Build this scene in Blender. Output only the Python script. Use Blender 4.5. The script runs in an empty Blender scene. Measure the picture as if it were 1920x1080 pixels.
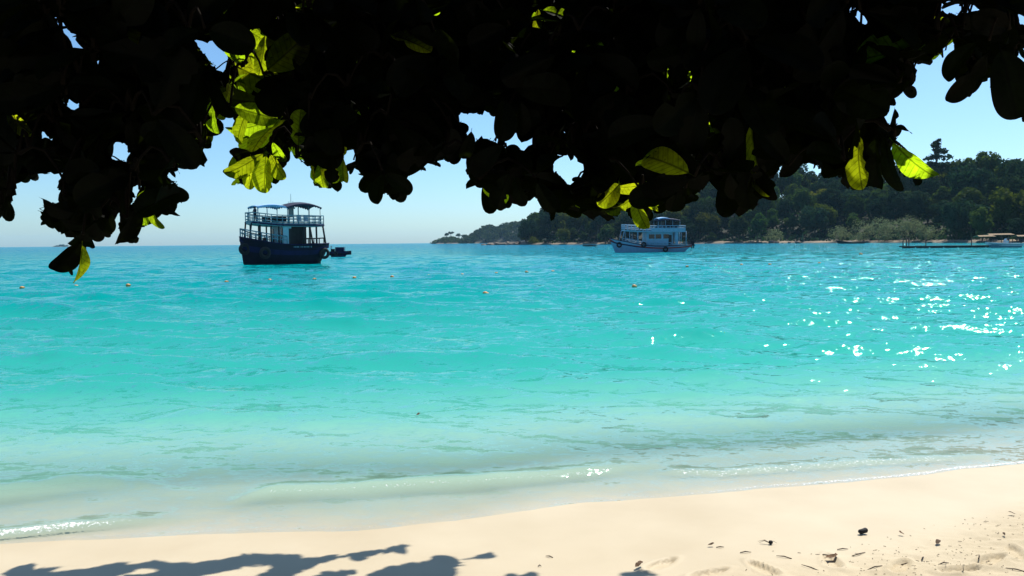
import bpy, bmesh, math, random
import numpy as np
from mathutils import Vector, Matrix

R = math.radians
scene = bpy.context.scene
col = scene.collection
random.seed(11)

# ------------------------------------------------------------------ camera
FPX, ZC = 1520.0, 2.0                       # focal length in photo pixels, eye height above the water
PITCH, ROLL = R(3.24), R(0.537)
_F = np.array([0, math.cos(PITCH), -math.sin(PITCH)])
_R0 = np.array([1.0, 0, 0]); _U0 = np.array([0, math.sin(PITCH), math.cos(PITCH)])
_R = math.cos(ROLL) * _R0 - math.sin(ROLL) * _U0
_U = math.cos(ROLL) * _U0 + math.sin(ROLL) * _R0
CAM = np.array([0, 0, ZC])
cam_data = bpy.data.cameras.new("camera")
cam_data.sensor_width = 36.0
cam_data.lens = FPX / 1920 * 36
cam_data.clip_start = 0.05
cam_data.clip_end = 20000
cam = bpy.data.objects.new("camera", cam_data)
col.objects.link(cam)
cam.matrix_world = Matrix(((_R[0], _U[0], -_F[0], 0), (_R[1], _U[1], -_F[1], 0), (_R[2], _U[2], -_F[2], ZC), (0, 0, 0, 1)))
scene.camera = cam

# ------------------------------------------------------------------ sky and sun
SUN_EL, SUN_AZ = R(55), R(38)               # azimuth measured from +Y towards +X
SUN = np.array([math.sin(SUN_AZ) * math.cos(SUN_EL), math.cos(SUN_AZ) * math.cos(SUN_EL), math.sin(SUN_EL)])
world = bpy.data.worlds.new("World")
scene.world = world
world.use_nodes = True
wn = world.node_tree
bg = wn.nodes["Background"]
sky = wn.nodes.new("ShaderNodeTexSky")
sky.sky_type = 'NISHITA'
sky.sun_disc = False
sky.sun_elevation = SUN_EL
sky.sun_rotation = SUN_AZ
sky.altitude = 0
sky.air_density = 0.85
sky.dust_density = 0.7
sky.ozone_density = 9.0
tint = wn.nodes.new("ShaderNodeMixRGB"); tint.blend_type = 'MULTIPLY'; tint.inputs[0].default_value = 1.0
tint.inputs[2].default_value = (0.90, 1.0, 0.93, 1)      # the photograph's cool white balance, over the whole sky
wn.links.new(sky.outputs[0], tint.inputs[1])
wn.links.new(tint.outputs[0], bg.inputs[0])
bg.inputs[1].default_value = 0.135
sd = bpy.data.lights.new("sun", 'SUN')
sd.energy = 5.0
sd.angle = R(0.5)
sd.color = (1.0, 0.95, 0.87)
sun = bpy.data.objects.new("sun", sd)
col.objects.link(sun)
sun.rotation_euler = Vector(-SUN).to_track_quat('-Z', 'Y').to_euler()
sun.location = (20, 20, 40)

scene.view_settings.view_transform = 'Standard'
scene.view_settings.look = 'None'
scene.view_settings.gamma = 1.0
scene.view_settings.use_curve_mapping = False
scene.view_settings.exposure = 0.34
scene.cycles.use_denoising = True
scene.cycles.max_bounces = 8
scene.cycles.transparent_max_bounces = 12
scene.cycles.volume_bounces = 1
scene.cycles.caustics_reflective = False
scene.cycles.caustics_refractive = False
scene.cycles.sample_clamp_indirect = 0.15

# ------------------------------------------------------------------ pixel <-> place helpers
def pdir(u, v):
    return _F * FPX + _R * (u - 960) - _U * (v - 540)
def at_z(u, v, z=0.0):
    d = pdir(u, v)
    return CAM + d * ((z - ZC) / d[2])
def at_y(u, v, y):
    d = pdir(u, v)
    return CAM + d * (y / d[1])
def proj(P):
    P = np.asarray(P, float) - CAM
    w = P @ _F
    w = np.where(np.abs(w) < 1e-6, 1e-6, w)
    return 960 + FPX * (P @ _R) / w, 540 - FPX * (P @ _U) / w, w

# ------------------------------------------------------------------ numpy noise
def _hash(i, j, s):
    n = (i * 374761393 + j * 668265263 + s * 144665) & 0xFFFFFFFF
    n = ((n ^ (n >> 13)) * 1274126177) & 0xFFFFFFFF
    return ((n ^ (n >> 16)) & 0xFFFF) / 65535.0
def vnoise(x, y, s=0):
    xi = np.floor(x).astype(np.int64); yi = np.floor(y).astype(np.int64)
    fx = x - xi; fy = y - yi
    fx = fx * fx * (3 - 2 * fx); fy = fy * fy * (3 - 2 * fy)
    a = _hash(xi, yi, s); b = _hash(xi + 1, yi, s); c = _hash(xi, yi + 1, s); d = _hash(xi + 1, yi + 1, s)
    return (a + (b - a) * fx) * (1 - fy) + (c + (d - c) * fx) * fy
def fbm(x, y, s=0, octs=4):
    t = 0; a = 0.5
    for o in range(octs):
        t = t + a * (vnoise(x * 2 ** o, y * 2 ** o, s + o * 17) - 0.5); a *= 0.5
    return t
def sstep(a, b, x):
    t = np.clip((x - a) / (b - a), 0, 1)
    return t * t * (3 - 2 * t)

# ------------------------------------------------------------------ tagging and mesh building
def tag(o, label=None, cat=None, group=None, kind=None):
    if label: o["label"] = label
    if cat: o["category"] = cat
    if group: o["group"] = group
    if kind: o["kind"] = kind
    return o
def empty(name, loc=(0, 0, 0), rz=0.0):
    o = bpy.data.objects.new(name, None)
    o.empty_display_size = 0.2
    col.objects.link(o)
    o.location = loc
    o.rotation_euler = (0, 0, rz)
    return o
def link(name, me, mat=None, parent=None):
    o = bpy.data.objects.new(name, me)
    col.objects.link(o)
    if mat is not None and not me.materials: me.materials.append(mat)
    if parent: o.parent = parent
    return o
def copy_tree(o, parent=None):
    c = o.copy(); col.objects.link(c); c.parent = parent
    for ch in list(o.children): copy_tree(ch, c)
    return c
def np_mesh(name, verts, quads, smooth=True, tris=None):
    me = bpy.data.meshes.new(name)
    verts = np.asarray(verts, np.float32)
    k = quads.shape[1]
    me.vertices.add(len(verts)); me.vertices.foreach_set("co", verts.ravel())
    me.loops.add(quads.size); me.loops.foreach_set("vertex_index", quads.astype(np.int32).ravel())
    me.polygons.add(len(quads))
    me.polygons.foreach_set("loop_start", np.arange(0, quads.size, k, dtype=np.int32))
    me.polygons.foreach_set("use_smooth", np.full(len(quads), smooth, dtype=bool))
    me.update(calc_edges=True)
    return me
def grid_quads(nr, nc):
    i = np.arange(nr * nc).reshape(nr, nc)
    return np.stack([i[:-1, :-1], i[:-1, 1:], i[1:, 1:], i[1:, :-1]], -1).reshape(-1, 4)

class MB:
    """collects simple solids into one mesh"""
    def __init__(s): s.v = []; s.f = []
    def add(s, vs, fs):
        n = len(s.v); s.v += [tuple(p) for p in vs]; s.f += [tuple(i + n for i in f) for f in fs]; return s
    def box(s, c, d, rot=None):
        x, y, z = d[0] / 2, d[1] / 2, d[2] / 2
        vs = [Vector((a, b, e)) for e in (-z, z) for a, b in ((-x, -y), (x, -y), (x, y), (-x, y))]
        if rot is not None: vs = [rot @ p for p in vs]
        c = Vector(c)
        return s.add([p + c for p in vs], [(3, 2, 1, 0), (4, 5, 6, 7), (0, 1, 5, 4), (1, 2, 6, 5), (2, 3, 7, 6), (3, 0, 4, 7)])
    def tube(s, pts, rad, n=8, cap=True):
        pts = [Vector(p) for p in pts]
        if not hasattr(rad, '__len__'): rad = [rad] * len(pts)
        vs = []; fs = []
        ref = None
        for i, p in enumerate(pts):
            t = (pts[min(i + 1, len(pts) - 1)] - pts[max(i - 1, 0)])
            t = t.normalized() if t.length > 1e-9 else Vector((0, 0, 1))
            if ref is None or abs(ref.dot(t)) > 0.98:
                ref = Vector((0, 0, 1)) if abs(t.z) < 0.9 else Vector((1, 0, 0))
            a = (ref - t * ref.dot(t)).normalized(); b = t.cross(a); ref = a
            for k in range(n):
                th = 2 * math.pi * (k + 0.5) / n
                vs.append(p + (a * math.cos(th) + b * math.sin(th)) * rad[i])
        for i in range(len(pts) - 1):
            for k in range(n):
                k2 = (k + 1) % n
                fs.append((i * n + k, i * n + k2, (i + 1) * n + k2, (i + 1) * n + k))
        if cap:
            fs.append(tuple(range(n - 1, -1, -1))); fs.append(tuple((len(pts) - 1) * n + k for k in range(n)))
        return s.add(vs, fs)
    def lathe(s, prof, n=12, M=None):
        vs = []; fs = []
        for (r, z) in prof:
            for k in range(n):
                th = 2 * math.pi * k / n
                p = Vector((r * math.cos(th), r * math.sin(th), z))
                vs.append(M @ p if M else p)
        for i in range(len(prof) - 1):
            for k in range(n):
                k2 = (k + 1) % n
                fs.append((i * n + k, i * n + k2, (i + 1) * n + k2, (i + 1) * n + k))
        return s.add(vs, fs)
    def torus(s, c, axis, Rr, r, n=16, m=8):
        q = Vector(axis).normalized().to_track_quat('Z', 'Y')
        vs = []; fs = []
        for i in range(n):
            a = 2 * math.pi * i / n
            for j in range(m):
                b = 2 * math.pi * j / m
                p = Vector(((Rr + r * math.cos(b)) * math.cos(a), (Rr + r * math.cos(b)) * math.sin(a), r * math.sin(b)))
                vs.append(q @ p + Vector(c))
        for i in range(n):
            for j in range(m):
                fs.append((i * m + j, ((i + 1) % n) * m + j, ((i + 1) % n) * m + (j + 1) % m, i * m + (j + 1) % m))
        return s.add(vs, fs)
    def surf(s, rows, closed=False):
        """rows: list of equally long point lists"""
        nr, nc = len(rows), len(rows[0])
        fs = []
        for i in range(nr - 1):
            for j in range(nc - (0 if closed else 1)):
                j2 = (j + 1) % nc
                fs.append((i * nc + j, i * nc + j2, (i + 1) * nc + j2, (i + 1) * nc + j))
        return s.add([p for r in rows for p in r], fs)
    def slab(s, top, th):
        """a thick sheet: rows of points, thickened downwards"""
        nr, nc = len(top), len(top[0])
        s.surf(top)
        bot = [[Vector(p) - Vector((0, 0, th)) for p in r] for r in top]
        s.surf([r[::-1] for r in bot])
        ring = [(0, j) for j in range(nc)] + [(i, nc - 1) for i in range(1, nr)] + [(nr - 1, j) for j in range(nc - 2, -1, -1)] + [(i, 0) for i in range(nr - 2, 0, -1)]
        s.surf([[bot[i][j] for i, j in ring], [top[i][j] for i, j in ring]], closed=True)
        return s
    def build(s, name, mat, parent=None, smooth=False, angle=None):
        me = bpy.data.meshes.new(name)
        me.from_pydata([tuple(p) for p in s.v], [], s.f)
        if smooth: me.polygons.foreach_set("use_smooth", [True] * len(me.polygons))
        me.update()
        me.materials.append(mat)
        return link(name, me, None, parent)

# ------------------------------------------------------------------ materials
def new_mat(name):
    m = bpy.data.materials.new(name); m.use_nodes = True
    nt = m.node_tree; nt.nodes.clear()
    out = nt.nodes.new("ShaderNodeOutputMaterial")
    return m, nt, out
def N(nt, typ, **kw):
    n = nt.nodes.new(typ)
    for k, v in kw.items(): setattr(n, k, v)
    return n
def ramp(nt, stops):
    r = nt.nodes.new("ShaderNodeValToRGB")
    e = r.color_ramp.elements
    while len(e) < len(stops): e.new(0.5)
    for el, (p, c) in zip(e, stops):
        el.position = p; el.color = (*c, 1)
    return r
def simple_mat(name, colr, rough=0.55, var=0.25, scale=4.0, metallic=0.0, bump=0.0, spec=0.4, objvar=0.0):
    """painted / weathered surface: colour broken up by two noises"""
    m, nt, out = new_mat(name)
    p = N(nt, "ShaderNodeBsdfPrincipled")
    p.inputs["Roughness"].default_value = rough
    p.inputs["Metallic"].default_value = metallic
    p.inputs["Specular IOR Level"].default_value = spec
    tc = N(nt, "ShaderNodeTexCoord")
    n1 = N(nt, "ShaderNodeTexNoise"); n1.inputs["Scale"].default_value = scale; n1.inputs["Detail"].default_value = 6
    nt.links.new(tc.outputs["Object"], n1.inputs["Vector"])
    d = tuple(c * (1 - var) for c in colr); b = tuple(min(1, c * (1 + var)) for c in colr)
    rp = ramp(nt, [(0.3, d), (0.7, b)])
    nt.links.new(n1.outputs["Fac"], rp.inputs["Fac"])
    last = rp.outputs["Color"]
    if objvar:
        oi = N(nt, "ShaderNodeObjectInfo")
        hs = N(nt, "ShaderNodeHueSaturation")
        mr = N(nt, "ShaderNodeMapRange"); mr.inputs["To Min"].default_value = 1 - objvar; mr.inputs["To Max"].default_value = 1 + objvar
        nt.links.new(oi.outputs["Random"], mr.inputs["Value"])
        nt.links.new(mr.outputs["Result"], hs.inputs["Value"])
        nt.links.new(last, hs.inputs["Color"]); last = hs.outputs["Color"]
    nt.links.new(last, p.inputs["Base Color"])
    if bump:
        bp = N(nt, "ShaderNodeBump"); bp.inputs["Strength"].default_value = bump; bp.inputs["Distance"].default_value = 0.02
        nt.links.new(n1.outputs["Fac"], bp.inputs["Height"]); nt.links.new(bp.outputs["Normal"], p.inputs["Normal"])
    nt.links.new(p.outputs[0], out.inputs["Surface"])
    return m
def leaf_mat(name, dark, lit, trans, objvar=0.3, rough=0.5, scale=6.0, veins=False):
    """leaf: weak reflection plus light let through from behind"""
    m, nt, out = new_mat(name)
    df = N(nt, "ShaderNodeBsdfDiffuse"); tr = N(nt, "ShaderNodeBsdfTranslucent"); gl = N(nt, "ShaderNodeBsdfGlossy")
    gl.inputs["Roughness"].default_value = rough
    tc = N(nt, "ShaderNodeTexCoord")
    n1 = N(nt, "ShaderNodeTexNoise"); n1.inputs["Scale"].default_value = scale; n1.inputs["Detail"].default_value = 5
    nt.links.new(tc.outputs["Object"], n1.inputs["Vector"])
    oi = N(nt, "ShaderNodeObjectInfo")
    for node, c in ((df, dark), (tr, lit)):
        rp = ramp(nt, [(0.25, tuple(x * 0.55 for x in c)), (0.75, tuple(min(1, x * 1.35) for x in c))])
        nt.links.new(n1.outputs["Fac"], rp.inputs["Fac"])
        hs = N(nt, "ShaderNodeHueSaturation")
        mr = N(nt, "ShaderNodeMapRange"); mr.inputs["To Min"].default_value = 1 - objvar; mr.inputs["To Max"].default_value = 1 + objvar
        nt.links.new(oi.outputs["Random"], mr.inputs["Value"]); nt.links.new(mr.outputs["Result"], hs.inputs["Value"])
        mh = N(nt, "ShaderNodeMapRange"); mh.inputs["To Min"].default_value = 0.5 - objvar * 0.06; mh.inputs["To Max"].default_value = 0.5 + objvar * 0.05
        mm = N(nt, "ShaderNodeMath", operation='FRACT'); m2 = N(nt, "ShaderNodeMath", operation='MULTIPLY'); m2.inputs[1].default_value = 7.31
        nt.links.new(oi.outputs["Random"], m2.inputs[0]); nt.links.new(m2.outputs[0], mm.inputs[0]); nt.links.new(mm.outputs[0], mh.inputs["Value"])
        nt.links.new(mh.outputs["Result"], hs.inputs["Hue"])
        nt.links.new(rp.outputs["Color"], hs.inputs["Color"])
        last = hs.outputs["Color"]
        if veins and node is tr:
            lc = N(nt, "ShaderNodeAttribute"); lc.attribute_name = "leafco"
            sp_ = N(nt, "ShaderNodeSeparateXYZ"); nt.links.new(lc.outputs["Vector"], sp_.inputs[0])
            ay = N(nt, "ShaderNodeMath", operation='ABSOLUTE'); nt.links.new(sp_.outputs["Y"], ay.inputs[0])
            q1 = N(nt, "ShaderNodeMath", operation='MULTIPLY_ADD'); q1.inputs[1].default_value = -0.75; nt.links.new(ay.outputs[0], q1.inputs[0]); nt.links.new(sp_.outputs["X"], q1.inputs[2])
            q2 = N(nt, "ShaderNodeMath", operation='MULTIPLY'); q2.inputs[1].default_value = 10.0; nt.links.new(q1.outputs[0], q2.inputs[0])
            q3 = N(nt, "ShaderNodeMath", operation='PINGPONG'); q3.inputs[1].default_value = 0.5; nt.links.new(q2.outputs[0], q3.inputs[0])
            v1 = N(nt, "ShaderNodeMapRange"); v1.inputs["From Min"].default_value = 0.03; v1.inputs["From Max"].default_value = 0.13; v1.inputs["To Min"].default_value = 0.55; nt.links.new(q3.outputs[0], v1.inputs["Value"])
            v2 = N(nt, "ShaderNodeMapRange"); v2.inputs["From Min"].default_value = 0.008; v2.inputs["From Max"].default_value = 0.022; v2.inputs["To Min"].default_value = 0.35; nt.links.new(ay.outputs[0], v2.inputs["Value"])
            vm = N(nt, "ShaderNodeMath", operation='MINIMUM'); nt.links.new(v1.outputs["Result"], vm.inputs[0]); nt.links.new(v2.outputs["Result"], vm.inputs[1])
            ns_ = N(nt, "ShaderNodeTexNoise"); ns_.inputs["Scale"].default_value = 14.0; nt.links.new(lc.outputs["Vector"], ns_.inputs["Vector"])
            bs_ = N(nt, "ShaderNodeMapRange"); bs_.inputs["From Min"].default_value = 0.28; bs_.inputs["From Max"].default_value = 0.36; bs_.inputs["To Min"].default_value = 0.3; nt.links.new(ns_.outputs["Fac"], bs_.inputs["Value"])
            vx = N(nt, "ShaderNodeMath", operation='MULTIPLY'); nt.links.new(vm.outputs[0], vx.inputs[0]); nt.links.new(bs_.outputs["Result"], vx.inputs[1])
            mv = N(nt, "ShaderNodeVectorMath", operation='SCALE'); nt.links.new(last, mv.inputs[0]); nt.links.new(vx.outputs[0], mv.inputs["Scale"]); last = mv.outputs[0]
        nt.links.new(last, node.inputs["Color"])
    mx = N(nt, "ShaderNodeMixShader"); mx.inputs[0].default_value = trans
    nt.links.new(df.outputs[0], mx.inputs[1]); nt.links.new(tr.outputs[0], mx.inputs[2])
    gl.inputs["Color"].default_value = (1, 1, 1, 1)
    m3 = N(nt, "ShaderNodeMixShader"); m3.inputs[0].default_value = 0.003
    nt.links.new(mx.outputs[0], m3.inputs[1]); nt.links.new(gl.outputs[0], m3.inputs[2])
    nt.links.new(m3.outputs[0], out.inputs["Surface"])
    return m

def sand_material():
    m, nt, out = new_mat("beach_sand")
    p = N(nt, "ShaderNodeBsdfPrincipled"); p.inputs["Specular IOR Level"].default_value = 0.25
    tc = N(nt, "ShaderNodeTexCoord")
    rgh = N(nt, "ShaderNodeAttribute"); rgh.attribute_name = "dry"
    n1 = N(nt, "ShaderNodeTexNoise"); n1.inputs["Scale"].default_value = 1.3; n1.inputs["Detail"].default_value = 8
    n2 = N(nt, "ShaderNodeTexNoise"); n2.inputs["Scale"].default_value = 260; n2.inputs["Detail"].default_value = 3
    for n in (n1, n2): nt.links.new(tc.outputs["Object"], n.inputs["Vector"])
    r1 = ramp(nt, [(0.3, (0.50, 0.412, 0.272)), (0.7, (0.565, 0.478, 0.33))])
    nt.links.new(n1.outputs["Fac"], r1.inputs["Fac"])
    r2 = ramp(nt, [(0.3, (0.62, 0.6, 0.57)), (0.5, (1, 1, 1))])
    nt.links.new(n2.outputs["Fac"], r2.inputs["Fac"])
    mx = N(nt, "ShaderNodeMixRGB", blend_type='MULTIPLY')
    mf = N(nt, "ShaderNodeMath", operation='MULTIPLY_ADD'); mf.inputs[1].default_value = 0.55; mf.inputs[2].default_value = 0.12
    nt.links.new(rgh.outputs["Fac"], mf.inputs[0]); nt.links.new(mf.outputs[0], mx.inputs[0])
    nt.links.new(r1.outputs["Color"], mx.inputs[1]); nt.links.new(r2.outputs["Color"], mx.inputs[2])
    nt.links.new(mx.outputs[0], p.inputs["Base Color"])
    rr = N(nt, "ShaderNodeMapRange"); rr.inputs["To Min"].default_value = 0.55; rr.inputs["To Max"].default_value = 0.95
    nt.links.new(rgh.outputs["Fac"], rr.inputs["Value"]); nt.links.new(rr.outputs["Result"], p.inputs["Roughness"])
    bp = N(nt, "ShaderNodeBump"); bp.inputs["Distance"].default_value = 0.003
    nt.links.new(mf.outputs[0], bp.inputs["Strength"])
    nt.links.new(n2.outputs["Fac"], bp.inputs["Height"]); nt.links.new(bp.outputs["Normal"], p.inputs["Normal"])
    nt.links.new(p.outputs[0], out.inputs["Surface"])
    return m

def sea_material():
    m, nt, out = new_mat("sea_water")
    L = nt.links.new
    dep = N(nt, "ShaderNodeAttribute"); dep.attribute_name = "depth"
    foam_glint = N(nt, "ShaderNodeAttribute"); foam_glint.attribute_name = "foam_glint"
    geo = N(nt, "ShaderNodeNewGeometry")
    # ripples too small for the mesh: noise added to the surface normal
    def ripple(sx, sy, sc, det, w):
        mp = N(nt, "ShaderNodeMapping"); mp.inputs["Scale"].default_value = (sx, sy, 1); mp.inputs["Rotation"].default_value = (0, 0, R(w))
        n = N(nt, "ShaderNodeTexNoise"); n.inputs["Scale"].default_value = sc; n.inputs["Detail"].default_value = det; n.inputs["Roughness"].default_value = 0.6
        n.inputs["Distortion"].default_value = 0.4
        L(geo.outputs["Position"], mp.inputs["Vector"]); L(mp.outputs[0], n.inputs["Vector"])
        s = N(nt, "ShaderNodeVectorMath", operation='SUBTRACT'); s.inputs[1].default_value = (0.5, 0.5, 0.5)
        L(n.outputs["Color"], s.inputs[0]); return s
    a = ripple(0.45, 1.0, 2.2, 3, 8); b = ripple(0.6, 1.0, 9.0, 4, -14); c = ripple(0.9, 0.4, 0.8, 1, 5); d_ = ripple(0.55, 1.0, 30.0, 3, 20)
    calm = N(nt, "ShaderNodeMapRange"); calm.inputs["From Min"].default_value = 0.0; calm.inputs["From Max"].default_value = 0.5
    calm.inputs["To Min"].default_value = 0.5; calm.inputs["To Max"].default_value = 1.0
    L(dep.outputs["Fac"], calm.inputs["Value"])
    a2 = N(nt, "ShaderNodeVectorMath", operation='MULTIPLY'); a2.inputs[1].default_value = (0.6, 0.8, 0.0); L(a.outputs[0], a2.inputs[0])
    b2 = N(nt, "ShaderNodeVectorMath", operation='MULTIPLY'); b2.inputs[1].default_value = (1.15, 1.35, 0.0); L(b.outputs[0], b2.inputs[0])
    ab = N(nt, "ShaderNodeVectorMath", operation='ADD'); L(a2.outputs[0], ab.inputs[0]); L(b2.outputs[0], ab.inputs[1])
    deep = N(nt, "ShaderNodeMapRange"); deep.inputs["From Min"].default_value = 0.9; deep.inputs["From Max"].default_value = 3.0; L(dep.outputs["Fac"], deep.inputs["Value"])
    c2 = N(nt, "ShaderNodeVectorMath", operation='MULTIPLY'); c2.inputs[1].default_value = (0.6, 0.9, 0.0); L(c.outputs[0], c2.inputs[0])
    c3 = N(nt, "ShaderNodeVectorMath", operation='SCALE'); L(c2.outputs[0], c3.inputs[0]); L(deep.outputs["Result"], c3.inputs["Scale"])
    d2 = N(nt, "ShaderNodeVectorMath", operation='MULTIPLY'); d2.inputs[1].default_value = (0.55, 0.6, 0.0); L(d_.outputs[0], d2.inputs[0])
    c4 = N(nt, "ShaderNodeVectorMath", operation='ADD'); L(c3.outputs[0], c4.inputs[0]); L(d2.outputs[0], c4.inputs[1]); c3 = c4
    ab0 = ab; ab = N(nt, "ShaderNodeVectorMath", operation='ADD'); L(ab0.outputs[0], ab.inputs[0]); L(c3.outputs[0], ab.inputs[1])
    sc = N(nt, "ShaderNodeVectorMath", operation='SCALE'); L(ab.outputs[0], sc.inputs[0]); rough_ = N(nt, "ShaderNodeMapRange"); rough_.inputs["From Min"].default_value = 0.8; rough_.inputs["From Max"].default_value = 4.0
    rough_.inputs["To Min"].default_value = 0.8; rough_.inputs["To Max"].default_value = 1.9
    L(dep.outputs["Fac"], rough_.inputs["Value"])
    cr = N(nt, "ShaderNodeMath", operation='MULTIPLY'); L(calm.outputs["Result"], cr.inputs[0]); L(rough_.outputs["Result"], cr.inputs[1])
    L(cr.outputs[0], sc.inputs["Scale"])
    nn = N(nt, "ShaderNodeVectorMath", operation='ADD'); L(sc.outputs[0], nn.inputs[0]); L(geo.outputs["Normal"], nn.inputs[1])
    nz = N(nt, "ShaderNodeVectorMath", operation='NORMALIZE'); L(nn.outputs[0], nz.inputs[0])
    # colour of the water column by depth
    lg = N(nt, "ShaderNodeMath", operation='MULTIPLY'); lg.inputs[1].default_value = 1 / 10.0
    L(dep.outputs["Fac"], lg.inputs[0])
    body = ramp(nt, BODY)
    L(lg.outputs[0], body.inputs["Fac"])
    big = N(nt, "ShaderNodeTexNoise"); big.inputs["Scale"].default_value = 0.05; big.inputs["Detail"].default_value = 3
    mpb = N(nt, "ShaderNodeMapping"); mpb.inputs["Scale"].default_value = (0.4, 1, 1)
    L(geo.outputs["Position"], mpb.inputs["Vector"]); L(mpb.outputs[0], big.inputs["Vector"])
    bm_ = N(nt, "ShaderNodeMapRange"); bm_.inputs["To Min"].default_value = 0.8; bm_.inputs["To Max"].default_value = 1.2
    L(big.outputs["Fac"], bm_.inputs["Value"])
    bcol = N(nt, "ShaderNodeHueSaturation"); L(bm_.outputs["Result"], bcol.inputs["Value"]); L(body.outputs["Color"], bcol.inputs["Color"])
    df = N(nt, "ShaderNodeBsdfDiffuse"); L(bcol.outputs["Color"], df.inputs["Color"])
    upn = N(nt, "ShaderNodeCombineXYZ"); upn.inputs[2].default_value = 1.0; L(upn.outputs[0], df.inputs["Normal"])   # light scattered back from below the surface
    # clear near the edge: tinted by absorption
    tint = ramp(nt, [(0.0, (0.95, 0.98, 1.0)), (0.004, (0.83, 0.94, 0.98)), (0.03, (0.72, 0.92, 0.90)), (0.1, (0.40, 0.85, 0.75)), (1.0, (0.0, 0.3, 0.3))])
    L(lg.outputs[0], tint.inputs["Fac"])
    tp = N(nt, "ShaderNodeBsdfTransparent"); L(tint.outputs["Color"], tp.inputs["Color"])
    e1 = N(nt, "ShaderNodeMath", operation='MULTIPLY'); e1.inputs[1].default_value = -1 / OPAQ; L(dep.outputs["Fac"], e1.inputs[0])
    e2 = N(nt, "ShaderNodeMath", operation='EXPONENT'); L(e1.outputs[0], e2.inputs[0])
    op = N(nt, "ShaderNodeMath", operation='SUBTRACT', use_clamp=True); op.inputs[0].default_value = 1.0; L(e2.outputs[0], op.inputs[1])
    mx = N(nt, "ShaderNodeMixShader"); L(op.outputs[0], mx.inputs[0]); L(tp.outputs[0], mx.inputs[1]); L(df.outputs[0], mx.inputs[2])
    gl = N(nt, "ShaderNodeBsdfGlossy"); gl.inputs["Roughness"].default_value = 0.06; gl.inputs["Color"].default_value = (0.66, 0.93, 0.86, 1); L(nz.outputs[0], gl.inputs["Normal"])
    dt = N(nt, "ShaderNodeVectorMath", operation='DOT_PRODUCT'); L(nz.outputs[0], dt.inputs[0]); L(geo.outputs["Incoming"], dt.inputs[1])
    ab_ = N(nt, "ShaderNodeMath", operation='MAXIMUM'); ab_.inputs[1].default_value = 0.06; L(dt.outputs["Value"], ab_.inputs[0])
    om = N(nt, "ShaderNodeMath", operation='SUBTRACT', use_clamp=True); om.inputs[0].default_value = 1.0; L(ab_.outputs[0], om.inputs[1])
    p5 = N(nt, "ShaderNodeMath", operation='POWER'); p5.inputs[1].default_value = 5.0; L(om.outputs[0], p5.inputs[0])
    fr = N(nt, "ShaderNodeMath", operation='MULTIPLY_ADD'); fr.inputs[1].default_value = 0.80; fr.inputs[2].default_value = 0.02; L(p5.outputs[0], fr.inputs[0])
    m2 = N(nt, "ShaderNodeMixShader"); L(fr.outputs[0], m2.inputs[0]); L(mx.outputs[0], m2.inputs[1]); L(gl.outputs[0], m2.inputs[2])
    # foam, and sun glints on the wet edge drawn as white dots
    fn = N(nt, "ShaderNodeTexNoise"); fn.inputs["Scale"].default_value = 55; fn.inputs["Detail"].default_value = 5
    L(geo.outputs["Position"], fn.inputs["Vector"])
    fa = N(nt, "ShaderNodeMath", operation='ADD'); L(foam_glint.outputs["Fac"], fa.inputs[0]); L(fn.outputs["Fac"], fa.inputs[1])
    fs = N(nt, "ShaderNodeMapRange"); fs.inputs["From Min"].default_value = 1.0; fs.inputs["From Max"].default_value = 1.12
    L(fa.outputs[0], fs.inputs["Value"])
    fd = N(nt, "ShaderNodeBsdfDiffuse"); fd.inputs["Color"].default_value = (0.82, 0.84, 0.82, 1)
    m3 = N(nt, "ShaderNodeMixShader"); L(fs.outputs["Result"], m3.inputs[0]); L(m2.outputs[0], m3.inputs[1]); L(fd.outputs[0], m3.inputs[2])
    L(m3.outputs[0], out.inputs["Surface"])
    return m
BODY = [(0.0, (0.36, 0.60, 0.48)), (0.028, (0.31, 0.58, 0.47)), (0.055, (0.125, 0.45, 0.365)), (0.095, (0.035, 0.36, 0.295)), (0.2, (0.0, 0.255, 0.24)),
        (0.4, (0.0, 0.195, 0.25)), (0.7, (0.0, 0.165, 0.265)), (1.0, (0.0, 0.145, 0.265))]
OPAQ = 0.22

# ------------------------------------------------------------------ beach and sea
_shore_px = [(-400, 1040), (0, 1019), (200, 1010), (400, 1001), (620, 994), (850, 981), (960, 962), (1100, 943), (1300, 927), (1500, 914), (1700, 894), (1920, 871), (2200, 845)]
_sh = np.array([at_z(u, v)[:2] for u, v in _shore_px])
_sh = np.vstack([[-60, _sh[0, 1] - 1.0], [-12, _sh[0, 1] - 0.3], _sh, [14, 9.8], [40, 22], [90, 70], [160, 190]])
def yshore(x):
    return np.interp(x, _sh[:, 0], _sh[:, 1])
def seabed(x, y):
    d = (yshore(x) - y) * 0.97
    land = 0.065 * np.clip(d, 0, 6) + 0.025 * np.clip(d - 6, 0, 40)
    o = np.clip(-d, 0, None)
    sea = -(0.055 * np.clip(o, 0, 1.3) + 0.19 * np.clip(o - 1.3, 0, 6.2) + 0.045 * np.clip(o - 8.5, 0, 30) + 0.016 * np.clip(o - 38.5, 0, 350))
    return land + sea
def dryness(x, y):
    d = yshore(x) - y
    edge = 2.15 - 0.28 * np.clip(x, -2, 4) + 0.5 * fbm(x * 0.8, y * 0.8, 5)
    return sstep(edge - 0.25, edge + 0.5, d) * sstep(-1.2, 1.2, x)
footprints = [(1690, 1062, 0.9), (1905, 1036, 1.2), (1330, 1072, 0.5), (1560, 1048, 1.4), (1800, 1070, 0.2), (1430, 1062, 1.9), (1240, 1050, 0.75), (1860, 1052, 0.6)]
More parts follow.
